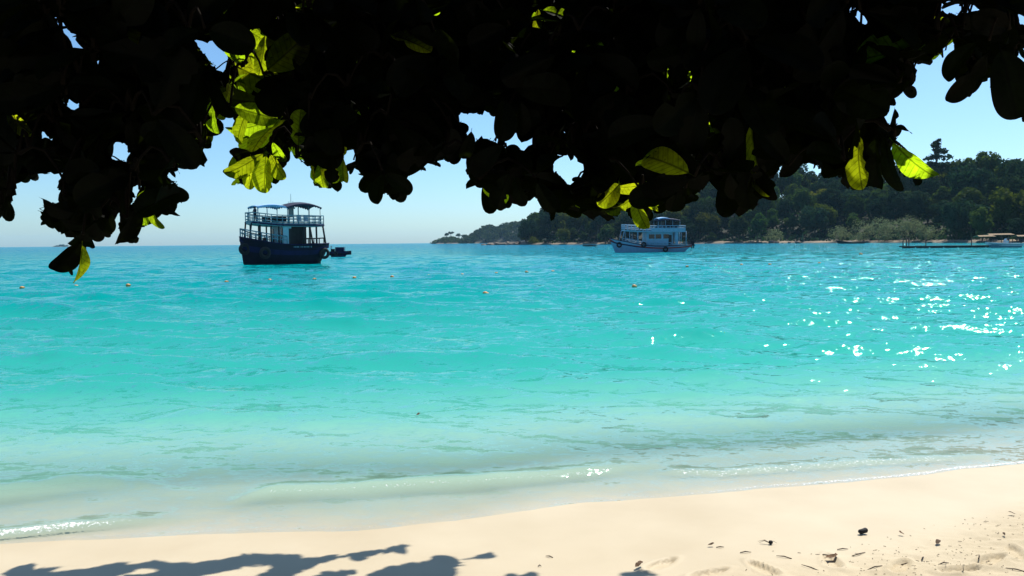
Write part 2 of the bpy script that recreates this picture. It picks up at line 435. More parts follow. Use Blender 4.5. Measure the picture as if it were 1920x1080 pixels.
def sand_height(x, y):
    z = seabed(x, y)
    dry = dryness(x, y)
    z = z + 0.012 * fbm(x * 0.9, y * 0.9, 3) + dry * (0.034 * fbm(x * 5, y * 6, 9, 5) + 0.016 * fbm(x * 22, y * 22, 21, 3))
    ridged = 1 - np.abs(fbm(x * 7 + 3, y * 9, 33, 3)) * 4
    z = z + dry * 0.006 * ridged
    for (u, v, a) in footprints:
        c = at_z(u, v, 0.12)
        dx, dy = x - c[0], y - c[1]
        p = dx * math.cos(a) + dy * math.sin(a); q = -dx * math.sin(a) + dy * math.cos(a)
        e = (p / 0.14) ** 2 + (q / (0.05 - 0.012 * np.clip(p / 0.14, -1, 1))) ** 2
        ins = 1 - sstep(0.6, 1.1, e)
        rim = np.exp(-((e - 1.4) / 0.5) ** 2)
        z = z - 0.020 * ins + 0.009 * rim + 0.005 * ins * np.sign(np.sin(p * 2 * math.pi / 0.028))
    return z
def axis(core0, core1, step, lo, hi, g=1.12):
    a = list(np.arange(core0, core1 + 1e-9, step))
    s = step; p = a[-1]
    while p < hi: s *= g; p += s; a.append(min(p, hi))
    s = step; p = a[0]; b = []
    while p > lo: s *= g; p -= s; b.append(max(p, lo))
    return np.array(b[::-1] + a)
gx = axis(-4.2, 5.2, 0.018, -6300, 6300, 1.10); gy = axis(3.6, 8.0, 0.016, -6300, 6300, 1.09)
X, Y = np.meshgrid(gx, gy)
Z = sand_height(X, Y)
me = np_mesh("ground", np.stack([X, Y, Z], -1).reshape(-1, 3), grid_quads(*X.shape))
at = me.attributes.new("dry", 'FLOAT', 'POINT'); at.data.foreach_set("value", dryness(X, Y).astype(np.float32).ravel())
M_sand = sand_material()
beach = tag(link("beach", me, M_sand), "pale cream sand beach sloping under the sea", "beach", kind="structure")

# wave components: crests roughly along the beach
wr = np.random.default_rng(3)
WAVES = []
for lam in np.geomspace(0.32, 5.5, 30):
    ang = R(-90 - 6) + wr.normal(0, 0.34 if lam < 1.5 else 0.2)
    WAVES.append((lam, 0.0072 * lam * wr.uniform(0.6, 1.3) * (1.35 if 0.6 < lam < 1.1 else 1.9 if 1.1 < lam < 2.6 else 1.0 if lam < 3 else 0.75), math.cos(ang), math.sin(ang), wr.uniform(0, 6.28)))
def polyline_bump(x, y, pts, wid_sea, wid_shore):
    pts = np.array([at_z(u, v)[:2] for u, v in pts])
    yc = np.interp(x, pts[:, 0], pts[:, 1])
    w = sstep(pts[0, 0] - 0.05, pts[0, 0] + 0.35, x) * (1 - sstep(pts[-1, 0] - 1.1, pts[-1, 0] + 0.1, x))
    q = y - yc + 0.05 * fbm(x * 2.5, y * 0 + 3.3, 71)
    wid = np.where(q > 0, wid_sea, wid_shore)
    return w, q, np.exp(-(q / wid) ** 2)
crest_a = [(430, 940), (520, 927), (650, 922), (800, 912), (900, 907), (1050, 893), (1150, 880), (1290, 868)]
crest_b = [(-300, 1030), (0, 1009), (100, 997), (200, 986), (300, 976), (420, 970)]
crest_c = [(-300, 940), (0, 927), (150, 908), (260, 905), (330, 915)]
crest_d = [(1200, 884), (1350, 888), (1600, 870), (1750, 862), (1950, 852)]
nrow_y = [3.2]; s = 0.022
while nrow_y[-1] < 6200:
    if nrow_y[-1] > 8.5: s *= 1.009 if nrow_y[-1] < 110 else 1.03
    nrow_y.append(nrow_y[-1] + s)
ry = np.array(nrow_y)
nc = 720
uu = np.linspace(-1, 1, nc)
half = np.where(ry < 40, 4.5 + 0.9 * ry, 40.5 + 1.05 * (ry - 40))
SX = half[:, None] * uu[None, :]
SY = np.repeat(ry[:, None], nc, 1)
bed = seabed(SX, SY)
_nr = int(np.searchsorted(ry, 12.0)); bed[:_nr] = sand_height(SX[:_nr], SY[:_nr])
dep0 = np.clip(-bed, 0, None)
step_x = (half * 2 / nc)[:, None]; step_y = np.gradient(ry)[:, None]
patch = 0.65 + 1.1 * (fbm(SX * 0.22, SY * 0.3, 91, 3) + 0.35)
H = np.zeros_like(SX)
for lam, a, cx, sy, ph in WAVES:
    fade = sstep(2.2, 5.0, lam / np.maximum(step_x * 0.45, step_y))
    sh = np.clip(dep0 / (0.3 + 0.3 * lam), 0, 1) ** 0.8 * (0.78 + 0.22 * sstep(12, 30, SY))
    k = 2 * math.pi / lam
    t = k * (SX * cx + SY * sy) + ph + 1.6 * fbm(SX * 0.5 / lam, SY * 0.5 / lam, int(lam * 100), 2) * 2
    H += a * fade * sh * (np.sin(t) - 0.24 * np.cos(2 * t)) * patch
foam_glint = np.zeros_like(SX)
wa, qa, ba = polyline_bump(SX, SY, crest_a, 0.24, 0.10)
H += 0.085 * wa * ba * (0.8 + 0.6 * fbm(SX * 2, SY * 0, 12))
foam_glint = np.maximum(foam_glint, wa * np.exp(-((qa + 0.07) / 0.05) ** 2) * (0.42 + 0.18 * sstep(0.2, 1.5, SX)))
wb, qb, bb = polyline_bump(SX, SY, crest_b, 0.20, 0.08)
H += 0.05 * wb * bb
foam_glint = np.maximum(foam_glint, wb * np.exp(-((qb + 0.02) / 0.07) ** 2) * (0.60 - 0.26 * sstep(-2.9, -1.6, SX)))
wc_, qc, bc = polyline_bump(SX, SY, crest_c, 0.34, 0.18)
H += 0.075 * wc_ * bc
wd, qd, bd = polyline_bump(SX, SY, crest_d, 0.16, 0.07)
H += 0.022 * wd * bd
foam_glint = np.maximum(foam_glint, wd * np.exp(-((qd + 0.03) / 0.2) ** 2) * 0.44)
dep = np.clip(H - bed, 0, 40)
edge = np.exp(-((dep - 0.003) / 0.004) ** 2) * (0.43 + 0.15 * sstep(0.5, 4.0, SX)) * (dep > 0.0002) * (bed < 0.05)  # sun glints along the waterline, put in as white dots
foam_glint = np.maximum(foam_glint, edge)
# water stays just under the sand above the waterline
H = np.where(bed > 0.12, -0.05 + 0 * H, H)
me = np_mesh("sea", np.stack([SX, SY, H], -1).reshape(-1, 3), grid_quads(*SX.shape))
for nm, arr in (("depth", dep), ("foam_glint", foam_glint)):
    at = me.attributes.new(nm, 'FLOAT', 'POINT'); at.data.foreach_set("value", arr.astype(np.float32).ravel())
M_sea = sea_material()
tag(link("sea", me, M_sea), "turquoise tropical sea rippling onto the beach", "sea", kind="structure")

# ------------------------------------------------------------------ wooded headland across the bay
_coast = np.array([(940, 600, 0.0), (975, 585, 0.5), (1000, 570, 5), (1050, 530, 19), (1150, 495, 29), (1300, 470, 35), (1450, 440, 29), (1550, 415, 29),
                   (1700, 365, 23.5), (1820, 325, 23), (1920, 300, 21.5), (2100, 260, 19), (2400, 215, 20)], float)
def coast_y(u): return np.interp(u, _coast[:, 0], _coast[:, 1])
def hill_top(u): return np.interp(u, _coast[:, 0], _coast[:, 2])
def hill_h(u, inl):
    """height of the hillside at direction u, inl metres behind the waterline"""
    ht = hill_top(u)
    z = -0.8 + 1.9 * sstep(-6, 9, inl) + ht * sstep(6, 125, inl) * (1 - 0.35 * sstep(140, 260, inl))
    x = (u - 960) / FPX * (coast_y(u) + inl)
    return z + sstep(8, 40, inl) * 3.0 * fbm(x * 0.03, inl * 0.03, 44, 3) + 0.8 * fbm(x * 0.2, inl * 0.2, 45, 3) * sstep(-3, 5, inl)
def hill_pos(u, inl):
    y = coast_y(u) + inl
    return np.array([(u - 960) / FPX * y, y, hill_h(u, inl)])
U, I = np.meshgrid(np.linspace(940, 2400, 240), np.concatenate([np.linspace(-8, 20, 22), np.linspace(24, 280, 50)]))
YY = coast_y(U) + I
me = np_mesh("headland", np.stack([(U - 960) / FPX * YY, YY, hill_h(U, I)], -1).reshape(-1, 3), grid_quads(*U.shape))
def terrain_mat():
    m, nt, out = new_mat("headland_ground")
    p = N(nt, "ShaderNodeBsdfPrincipled"); p.inputs["Roughness"].default_value = 0.95
    geo = N(nt, "ShaderNodeNewGeometry"); sx = N(nt, "ShaderNodeSeparateXYZ"); nt.links.new(geo.outputs["Position"], sx.inputs[0])
    n1 = N(nt, "ShaderNodeTexNoise"); n1.inputs["Scale"].default_value = 0.12; n1.inputs["Detail"].default_value = 6
    nt.links.new(geo.outputs["Position"], n1.inputs["Vector"])
    ad = N(nt, "ShaderNodeMath", operation='MULTIPLY_ADD'); ad.inputs[1].default_value = 1.6
    nt.links.new(n1.outputs["Fac"], ad.inputs[0]); nt.links.new(sx.outputs["Z"], ad.inputs[2])
    mr = N(nt, "ShaderNodeMapRange"); mr.inputs["From Min"].default_value = 0.6; mr.inputs["From Max"].default_value = 3.4
    nt.links.new(ad.outputs[0], mr.inputs["Value"])
    rp = ramp(nt, [(0.0, (0.06, 0.055, 0.05)), (0.25, (0.12, 0.10, 0.075)), (0.42, (0.30, 0.23, 0.15)), (0.6, (0.035, 0.03, 0.02)), (1.0, (0.010, 0.014, 0.007))])
    nt.links.new(mr.outputs["Result"], rp.inputs["Fac"]); nt.links.new(rp.outputs["Color"], p.inputs["Base Color"])
    nt.links.new(p.outputs[0], out.inputs["Surface"])
    return m
M_land = terrain_mat()
tag(link("headland", me, M_land), "wooded headland rising behind the far beach", "hill", kind="structure")

M_bark = simple_mat("bark", (0.09, 0.07, 0.05), 0.9, 0.4, 3.0, bump=0.5)
M_crownA = leaf_mat("crown_dark_green", (0.026, 0.056, 0.020), (0.065, 0.12, 0.014), 0.30, 0.45, scale=0.35)
M_crownB = leaf_mat("crown_olive", (0.052, 0.074, 0.014), (0.12, 0.15, 0.012), 0.30, 0.35, scale=0.35)
M_crownC = leaf_mat("crown_deep_green", (0.014, 0.036, 0.022), (0.03, 0.07, 0.025), 0.25, 0.4, scale=0.35)
M_feather = leaf_mat("feathery_grey_green", (0.17, 0.22, 0.13), (0.20, 0.25, 0.12), 0.45, 0.12, scale=0.5)

def clump_mesh(name, seed, rx, rz, zc, lobes, n, q, squash=0.8, lean=0.0, asp=1.0, flat=0.0):
    """crown: leaf sprays on the shells of many uneven lobes"""
    rg = np.random.default_rng(seed)
    cs = []
    for i in range(lobes):
        th = rg.uniform(0, 2 * math.pi); rr = rx * math.sqrt(rg.uniform(0, 1)) * 0.72; z = rg.uniform(-0.75, 0.8) * rz
        rr *= math.sqrt(max(0.12, 1 - (z / rz) ** 2))
        cs.append((rr * math.cos(th) + lean * z, rr * math.sin(th), zc + z, rg.uniform(0.26, 0.46) * rx))
    P = []; Q = []
    for i in range(n):
        c = cs[rg.integers(lobes)]
        d = rg.normal(size=3); d /= np.linalg.norm(d)
        r = c[3] * rg.uniform(0.55, 1.08)
        p = np.array(c[:3]) + d * r * np.array([1, 1, squash])
        nrm = d + rg.normal(size=3) * 0.7 + np.array([0, 0, flat]); nrm /= np.linalg.norm(nrm)
        t = np.cross(nrm, rg.normal(size=3)); t /= np.linalg.norm(t) + 1e-9
        b = np.cross(nrm, t)
        sz = q * rg.uniform(0.5, 1.3)
        k = len(P)
        P += [p - t * sz, p - b * sz * 0.55 * asp + nrm * sz * 0.15, p + t * sz * 1.1, p + b * sz * 0.6 * asp + nrm * sz * 0.12]
        Q.append((k, k + 1, k + 2, k + 3))
    me = np_mesh(name, np.array(P), np.array(Q), smooth=False)
    return me
def trunk_mb(h, r, seed, limbs=4, spread=2.2):
    rg = random.Random(seed); mb = MB()
    pts = [(0, 0, -1.2)]
    x = y = 0
    for i in range(1, 5):
        x += rg.uniform(-.25, .25); y += rg.uniform(-.25, .25); pts.append((x, y, h * i / 4))
    mb.tube(pts, [r * 1.25, r, r * .85, r * .7, r * .4], 7)
    for i in range(limbs):
        a = rg.uniform(0, 6.28); z0 = h * rg.uniform(.45, .8)
        mb.tube([(x * .6, y * .6, z0), (x * .6 + math.cos(a) * spread * .5, y * .6 + math.sin(a) * spread * .5, z0 + h * .16), (math.cos(a) * spread, math.sin(a) * spread, z0 + h * .38)], [r * .5, r * .34, r * .12], 5)
    return mb
protos = []
specs = [  # mat, rx, rz, zc, lobes, n, q, trunk h, label
    (M_crownA, 6.2, 4.2, 8.6, 17, 2600, 0.62, 9.0, "rounded dark green tree in the wood on the headland"),
    (M_crownC, 5.4, 5.0, 8.8, 15, 2500, 0.55, 10.0, "tall deep green tree in the wood on the headland"),
    (M_crownB, 6.6, 3.8, 7.6, 18, 2500, 0.6, 8.0, "spreading olive green tree in the wood on the headland"),
    (M_crownA, 4.6, 3.6, 6.6, 13, 1900, 0.5, 7.0, "small bushy green tree in the wood on the headland"),
    (M_crownC, 7.0, 4.6, 8.2, 20, 2800, 0.66, 9.0, "broad blackish green tree in the wood on the headland"),
]
for i, (mt, rx, rz, zc, lb, n, q, th, lab) in enumerate(specs):
    root = empty("broadleaf_tree")
    tag(root, lab, "tree", "trees of the wood on the headland")
    link("crown", clump_mesh("crown", 100 + i, rx, rz, zc, lb, n, q), mt, root)
    trunk_mb(th, 0.28, i).build("trunk", M_bark, root, True)
    protos.append([root, False])
def place(proto, loc, rz, sc, flatten=1.0):
    if not proto[1]: proto[1] = True; o = proto[0]
    else: o = copy_tree(proto[0])
    o.location = loc; o.rotation_euler = (0, 0, rz); o.scale = (sc, sc, sc * flatten)
    return o
tr = random.Random(5)
cnt = 0
inl = 7.0
while inl < 150:
    u = 982 + tr.uniform(0, 20) + (0 if inl < 60 else (inl - 60) * 0.3)
    while u < 2040:
        if not ((inl < 14 and 1490 < u < 1560) or (inl < 22 and (1545 < u < 1775 or 1420 < u < 1490))):
            p = hill_pos(u, inl + tr.uniform(-4, 4))
            k = tr.choices([0, 1, 2, 3, 4], [4, 3.2, 2.2 if 1200 < u < 1500 or u > 1820 else 1.0, 3 if inl < 25 else 1.5, 3])[0]
            sc = tr.uniform(1.0, 1.55) * (0.7 if inl < 12 else 1.0)
            o_ = place(protos[k], (p[0], p[1], p[2] - 0.4), tr.uniform(0, 6.28), sc, tr.uniform(.78, 1.3))
            look_ = ["rounded dark green tree", "tall deep green tree", "spreading olive green tree", "small bushy green tree", "broad blackish green tree"][k]
            along = "above the rocky headland tip" if u < 1110 else "behind the white tour boat" if u < 1320 else "inland of the folded beach parasol" if u < 1545 else "behind the feathery shrubs" if u < 1775 else "behind the straw-roofed beach shelter"
            row_ = "at the foot of the wood" if inl < 30 else "on the ridge of the wood" if inl > 100 else "midway up the wooded slope"
            o_["label"] = look_ + " " + row_ + " " + along
            cnt += 1
        u += tr.uniform(0.75, 1.3) * 13.5 * FPX / (coast_y(u) + inl)
    inl += 13.5 if inl < 60 else 15.5
# dark undergrowth that closes the gaps between the trunks
rg = np.random.default_rng(8)
us = rg.uniform(990, 2060, 9000); ins = rg.uniform(6, 120, 9000) ** 1.0
ctr = np.array([hill_pos(a, b) for a, b in zip(us, ins)]); ctr[:, 2] += rg.uniform(0, 3.2, 9000) * np.where(ins < 12, 0.5, 1)
nv = rg.normal(size=(9000, 3)); nv[:, 1] -= 0.8; nv /= np.linalg.norm(nv, axis=1)[:, None]
tv = np.cross(nv, rg.normal(size=(9000, 3))); tv /= np.linalg.norm(tv, axis=1)[:, None]; bv = np.cross(nv, tv)
sz = rg.uniform(0.6, 1.5, 9000)[:, None]
P = np.stack([ctr - tv * sz, ctr - bv * sz * .6, ctr + tv * sz, ctr + bv * sz * .6], 1).reshape(-1, 3)
tag(link("undergrowth", np_mesh("undergrowth", P, np.arange(36000).reshape(-1, 4), False), M_crownC), "dark undergrowth between the trees of the headland", "undergrowth", kind="stuff")

# the tall open-crowned tree standing above the wood
p = hill_pos(1754, 95)
root = tag(empty("emergent_tree", (p[0], p[1], p[2] - 0.5)), "tall slender tree with an open layered crown above the wood", "tree")
root.scale = (2.4, 2.4, 1.75)
trunk_mb(17, 0.22, 77, 7, 1.1).build("trunk", M_bark, root, True)
mbs = []
for i, (z, rx, n) in enumerate([(10, 4.6, 260), (12.2, 4.0, 230), (14.4, 3.3, 200), (16.4, 2.5, 170), (18.2, 1.7, 120), (19.6, 0.9, 60)]):
    link("leaf_tier", clump_mesh("leaf_tier", 300 + i, rx, 0.8, z, 9, n, 0.5, 0.5), M_crownC, root)

# pale feathery shrubs and the other shrubs along the far beach
def shrub(name, u, inl, rx, rz, label, mat, seed, group=None):
    p = hill_pos(u, inl)
    root = tag(empty(name, (p[0], p[1], p[2] - 0.3)), label, "shrub", group)
    link("foliage", clump_mesh("foliage", seed, rx, rz, rz * 0.95, 16, int(900 * rx / 4), 0.42, 0.9, asp=0.5, flat=0.3), mat, root)
    mb = MB(); rr = random.Random(seed)
    for i in range(6):
        a = rr.uniform(0, 6.28); mb.tube([(0, 0, -.6), (math.cos(a) * rx * .3, math.sin(a) * rx * .3, rz * .7), (math.cos(a) * rx * .55, math.sin(a) * rx * .55, rz * 1.2)], [.12, .08, .03], 5)
    mb.build("stem", M_bark, root, True)
for i, (u, rx, rz) in enumerate([(1576, 7.0, 3.8), (1616, 8.0, 5.2), (1660, 8.4, 5.8), (1705, 8.2, 5.5), (1742, 6.6, 4.4)]):
    shrub("feathery_shrub", u, 8, rx, rz, "pale grey-green feathery shrub in the clump above the far shore", M_feather, 400 + i, "feathery shrubs on the far shore")
shrub("beach_shrub", 1452, 7, 5.4, 3.2, "small grey-green shrub beside the folded beach parasol", M_feather, 420)
shrub("beach_shrub", 1795, 9, 4.6, 3.0, "low dark green shrub between feathery shrubs and beach shelter", M_crownA, 421)
shrub("beach_shrub", 1000, 5, 5.0, 2.6, "low olive shrub at the rocky tip of the headland", M_crownB, 422)

# rocks at the tip of the headland and along its foot
M_rock = simple_mat("shore_rock", (0.16, 0.125, 0.10), 0.9, 0.45, 1.2, bump=0.6, objvar=0.25)
def rock_mesh(seed):
    rg = np.random.default_rng(seed)
    bm = bmesh.new(); bmesh.ops.create_icosphere(bm, subdivisions=3, radius=1)
    k = rg.normal(size=(7, 3)); k /= np.linalg.norm(k, axis=1)[:, None]; d = rg.uniform(0.55, 0.9, 7)
    for v in bm.verts:
        c = np.array(v.co)
        for a, b in zip(k, d):
            e = c @ a - b
            if e > 0: c = c - a * e * 0.85
        v.co = c * (1 + 0.12 * math.sin(c[0] * 5 + seed) * math.sin(c[1] * 6))
    me = bpy.data.meshes.new("rock"); bm.to_mesh(me); bm.free()
    me.materials.append(M_rock); return me
rmesh = [rock_mesh(i) for i in range(4)]
rr = random.Random(4)
for (u, w, h) in [(908, 2.6, .9), (920, 3.6, 1.2), (931, 3.0, 1.8), (943, 3.8, 1.5), (952, 3.0, 2.2), (962, 4.2, 1.7), (973, 4.6, 2.2), (985, 4.2, 2.0)]:
    o = link("rock", rmesh[rr.randrange(4)]); y = 590 + rr.uniform(-8, 8) - (u - 908) * .05
    o.location = ((u - 960) / FPX * y, y, h * 0.15); o.scale = (w, w * .8, h); o.rotation_euler = (0, 0, rr.uniform(0, 6))
    tag(o, "brown rock in the spit off the tip of the headland", "rock", "rocks off the headland tip")
for i in range(26):
    u = rr.uniform(1000, 1500) if i < 14 else rr.choice([rr.uniform(1400, 1500), rr.uniform(1560, 1840)])
    p = hill_pos(u, rr.uniform(-2, 3)); s_ = rr.uniform(.6, 1.7)
    o = link("rock", rmesh[rr.randrange(4)]); o.location = (p[0], p[1], max(p[2], 0) + s_ * .1); o.scale = (s_ * 1.5, s_, s_ * .7); o.rotation_euler = (0, 0, rr.uniform(0, 6))
    tag(o, "dark rock at the waterline below the wooded headland", "rock", "rocks along the foot of the headland")

# ------------------------------------------------------------------ distant hazy headland and islets
def far_land(name, pts, y0, thick, label, tree_h, nclump, seed):
    """pts: (photo column, height of the tree tops in metres)"""
    pts = np.array(pts, float)
    u = np.linspace(pts[0, 0], pts[-1, 0], 90); v = np.linspace(-1, 1, 24)
    Ug, Vg = np.meshgrid(u, v)
    top = np.clip(np.interp(Ug, pts[:, 0], pts[:, 1]) - tree_h, 0.0, None)
    z = top * (1 - Vg ** 2) + 4 * fbm(Ug * .12, Vg * 4, seed) * (1 - Vg ** 2) - 1.5 * np.abs(Vg) ** 3 + .4
    y = y0 + Vg * thick
    x = (Ug - 960) / FPX * y0
    me = np_mesh(name, np.stack([x, y, z], -1).reshape(-1, 3), grid_quads(*Ug.shape))
    tag(link(name, me, M_land), label, "hill", kind="structure")
    rg = np.random.default_rng(seed)
    P = []
    for k in range(nclump):
        uu_ = rg.uniform(pts[0, 0] + 2, pts[-1, 0] - 2); vv_ = rg.uniform(-0.95, 0.5)
        hh = max(0, np.interp(uu_, pts[:, 0], pts[:, 1]) - tree_h) * (1 - vv_ ** 2)
        th = tree_h * rg.uniform(.6, 1.15) * min(1, np.interp(uu_, pts[:, 0], pts[:, 1]) / tree_h)
        c0 = np.array([(uu_ - 960) / FPX * y0, y0 + vv_ * thick, hh + th * .5])
        m = 34
        d = rg.normal(size=(m, 3)); d /= np.linalg.norm(d, axis=1)[:, None]
        c = c0 + d * np.array([th * .55, th * .55, th * .5])
        nv = d + rg.normal(size=(m, 3)) * .6; nv /= np.linalg.norm(nv, axis=1)[:, None]
        tv = np.cross(nv, rg.normal(size=(m, 3))); tv /= np.linalg.norm(tv, axis=1)[:, None]; bv = np.cross(nv, tv)
        s_ = th * .22
        P.append(np.stack([c - tv * s_, c - bv * s_ * .7, c + tv * s_, c + bv * s_ * .7], 1).reshape(-1, 3))
    P = np.concatenate(P)
    tag(link("far_wood", np_mesh("far_wood", P, np.arange(len(P)).reshape(-1, 4), False), M_crownA), "woodland covering " + label, "woodland", kind="stuff")
YF = 1700
far_land("far_headland", [(866, 2), (880, 14), (900, 30), (915, 38), (925, 40), (933, 33), (945, 41), (965, 44), (985, 47), (1010, 50), (1050, 52), (1100, 48)], YF, 130, "the hazy far headland", 13, 420, 61)
far_land("far_islet", [(808, 1), (815, 4), (825, 11), (835, 15), (846, 16), (858, 13), (868, 8), (878, 3)], YF, 60, "the low hazy islet off the far headland", 8, 120, 62)
far_land("tiny_islet", [(106, 1), (112, 6), (119, 10), (126, 7), (132, 1)], 3200, 40, "the tiny islet on the open horizon", 5, 40, 63)
rr = random.Random(9)
for u, h in [(838, 1.0), (846, 1.1), (861, .95), (870, .85), (874, .9)]:
    base = np.interp(u, [815, 846, 880], [1, 6, 1])
    root = tag(empty("coast_tree", ((u - 960) / FPX * (YF - 20), YF - 20, base)), "flat-topped tree standing clear on the hazy far islet", "tree", "trees on the far islet")
    link("crown", clump_mesh("crown", 500 + u, 7 * h, 2.4, 15 * h, 8, 120, 1.6, .6), M_crownC, root)
    trunk_mb(14 * h, .5, u, 3, 4).build("trunk", M_bark, root, True)

# ------------------------------------------------------------------ boats
M_navy = simple_mat("navy_hull_paint", (0.004, 0.005, 0.016), 0.6, 0.35, 1.5, spec=0.15)
M_blue = simple_mat("blue_hull_paint", (0.006, 0.008, 0.05), 0.6, 0.35, 1.5, spec=0.15)
M_teal = simple_mat("pale_teal_paint", (0.11, 0.25, 0.31), 0.5, 0.18, 2.0)
M_white = simple_mat("white_blue_paint", (0.20, 0.37, 0.50), 0.5, 0.12, 2.0)
M_cabin = simple_mat("cabin_white", (0.36, 0.55, 0.64), 0.5, 0.12, 2.0)
M_dark = simple_mat("dark_timber", (0.015, 0.014, 0.018), 0.7, 0.4, 3.0)
M_deck = simple_mat("deck_timber", (0.16, 0.12, 0.09), 0.8, 0.3, 3.0)
M_awnd = simple_mat("dark_canvas", (0.014, 0.02, 0.05), 0.8, 0.25, 2.0)
M_awnl = simple_mat("light_blue_canvas", (0.30, 0.50, 0.75), 0.8, 0.12, 2.0)
M_tyre = simple_mat("tyre_rubber", (0.012, 0.012, 0.013), 0.8, 0.3, 5.0)
M_red = simple_mat("red_paint", (0.28, 0.03, 0.02), 0.6, 0.2, 3.0)
M_skin = simple_mat("skin", (0.20, 0.11, 0.07), 0.6, 0.1, 6.0)
M_shirt = simple_mat("dark_shirt", (0.03, 0.035, 0.06), 0.9, 0.2, 9.0)
M_orange = simple_mat("faded_orange_plastic", (0.62, 0.30, 0.09), 0.6, 0.2, 8.0, objvar=0.2)
M_tan = simple_mat("thatch", (0.27, 0.19, 0.11), 0.95, 0.35, 3.0, bump=0.6)
M_jet = simple_mat("weathered_jetty_timber", (0.035, 0.03, 0.03), 0.85, 0.4, 2.0)
M_glass = simple_mat("dark_window", (0.01, 0.013, 0.018), 0.15, 0.1, 2.0, spec=0.5)
M_plast = simple_mat("white_plastic", (0.55, 0.65, 0.70), 0.5, 0.08, 4.0)

def hull_fn(L, B, sh_mid, sh_bow, sh_stern, draft, full=0.5, counter=0.12):
    """half breadth, sheer and keel as functions of t (0 stern .. 1 bow)"""
    def hb(t, zf):
        plan = B / 2 * (min(1, (t / 0.25 + 0.78)) if t < 0.06 else 1.0)
        if t > 0.55: plan *= max(0.0, 1 - ((t - 0.55) / 0.45) ** (2.2 + full * 2))
        return plan * (0.55 + 0.45 * zf ** 0.6)
    def sheer(t): return sh_mid + (sh_bow - sh_mid) * max(0, (t - 0.35) / 0.65) ** 2.2 + (sh_stern - sh_mid) * max(0, (0.4 - t) / 0.4) ** 1.6
    def keel(t): return -draft + (draft + 0.55) * max(0, (counter - t) / counter) ** 1.3 + (draft + 0.2) * max(0, (t - 0.9) / 0.1) ** 2
    return hb, sheer, keel
def make_hull(root, L, B, args, mat, mat2, band, thick_rail=0.10, inner=None, rk=0.9):
    hb, sheer, keel = hull_fn(L, B, *args)
    T = [i / 26 for i in range(27)]
    rows_o = []
    for t in T:
        x0 = -L / 2 + L * t; zs, zk = sheer(t), keel(t)
        sec = []
        for k in range(9):
            f = k / 8; z = zk + (zs - zk) * f
            rake = rk * max(0, (t - 0.85) / 0.15) * f + (-0.5) * max(0, (0.08 - t) / 0.08) * f
            sec.append((x0 + rake, hb(t, f), z))
        rows_o.append(sec)
    mb = MB()
    mb.surf([[(x, y, z) for x, y, z in r] for r in rows_o]); mb.surf([[(x, -y, z) for x, y, z in r][::-1] for r in rows_o])
    mb.surf([[(x, y, z) for x, y, z in rows_o[0]][::-1], [(x, -y, z) for x, y, z in rows_o[0]][::-1]])
    h = mb.build("hull", mat, root, True)
    # a deck a little below the sheer, and the bulwark's inner face
    dk = MB()
    dk.surf([[(r[-1][0], -max(0, r[-1][1] - .08), r[-1][2] - .42), (r[-1][0], max(0, r[-1][1] - .08), r[-1][2] - .42)] for r in rows_o])
    dk.build("deck", M_deck, root)
    bi = MB()
    for s_ in (1, -1):
        bi.surf([[(r[-1][0], s_ * max(0, r[-1][1] - .08), r[-1][2] - .42), (r[-1][0], s_ * max(0, r[-1][1] - .05), r[-1][2])] for r in rows_o])
    bi.build("bulwark", inner or mat2, root)
    for s_ in (1, -1):
        MB().tube([(r[-1][0], s_ * r[-1][1], r[-1][2] + .03) for r in rows_o], thick_rail / 2, 6).build("gunwale", mat2, root, True)
        bd = MB(); f0, f1 = band
        def pt(r, f):
            k = f * 8; i = int(k); w = k - i; a = r[i]; b = r[min(8, i + 1)]
            return (a[0] + (b[0] - a[0]) * w, s_ * ((a[1] + (b[1] - a[1]) * w) + .02), a[2] + (b[2] - a[2]) * w)
        bd.surf([[pt(r, f0), pt(r, (f0 + f1) / 2), pt(r, f1)][:: s_] for r in rows_o])
        bd.build("hull_band", mat2, root, True)
    return hb, sheer, keel, rows_o
def railing(root, pts, h, mat, posts, rails=(1.0, 0.55), r=0.035, name="railing"):
    pts = [Vector(p) for p in pts]
    seg = [(pts[i + 1] - pts[i]).length for i in range(len(pts) - 1)]; tot = sum(seg)
    def along(d):
        for i, s_ in enumerate(seg):
            if d <= s_ or i == len(seg) - 1: return pts[i] + (pts[i + 1] - pts[i]) * (d / s_ if s_ else 0)
            d -= s_
    for i in range(posts + 1):
        p = along(tot * i / posts)
        MB().tube([p, p + Vector((0, 0, h))], r * 1.1, 6).build("rail_post", mat, root, True)
    for f in rails:
        MB().tube([p + Vector((0, 0, h * f)) for p in pts], r * (1.3 if f == 1 else 1), 6).build("rail", mat, root, True)
def awning(root, name, x0, x1, w, z, arch, mat, th=0.07, sag=0.0):
    mb = MB()
    rows = []
    for i in range(9):
        x = x0 + (x1 - x0) * i / 8
        rows.append([(x, -w / 2 + w * j / 8, z + arch * (1 - (2 * i / 8 - 1) ** 2) * 0.8 + arch * .5 * (1 - (2 * j / 8 - 1) ** 2) - sag * i / 8) for j in range(9)])
    mb.slab(rows, th)
    o = mb.build(name, mat, root, False)
    for s_ in (-1, 1):
        v = MB()
        n = 14
        for k in range(n):
            xa = x0 + (x1 - x0) * k / n; xb = x0 + (x1 - x0) * (k + 1) / n; f = ((k + .5) / n)
            zz = z + arch * (1 - (2 * f - 1) ** 2) * .8 - sag * f - th * .5
            v.add([(xa, s_ * (w / 2 + .012), zz), (xb, s_ * (w / 2 + .012), zz), (xb, s_ * (w / 2 + .012), zz - .10), ((xa + xb) / 2, s_ * (w / 2 + .012), zz - .2), (xa, s_ * (w / 2 + .012), zz - .10)], [(0, 1, 2, 3, 4)])
        v.build("valance", mat, o)
    return o
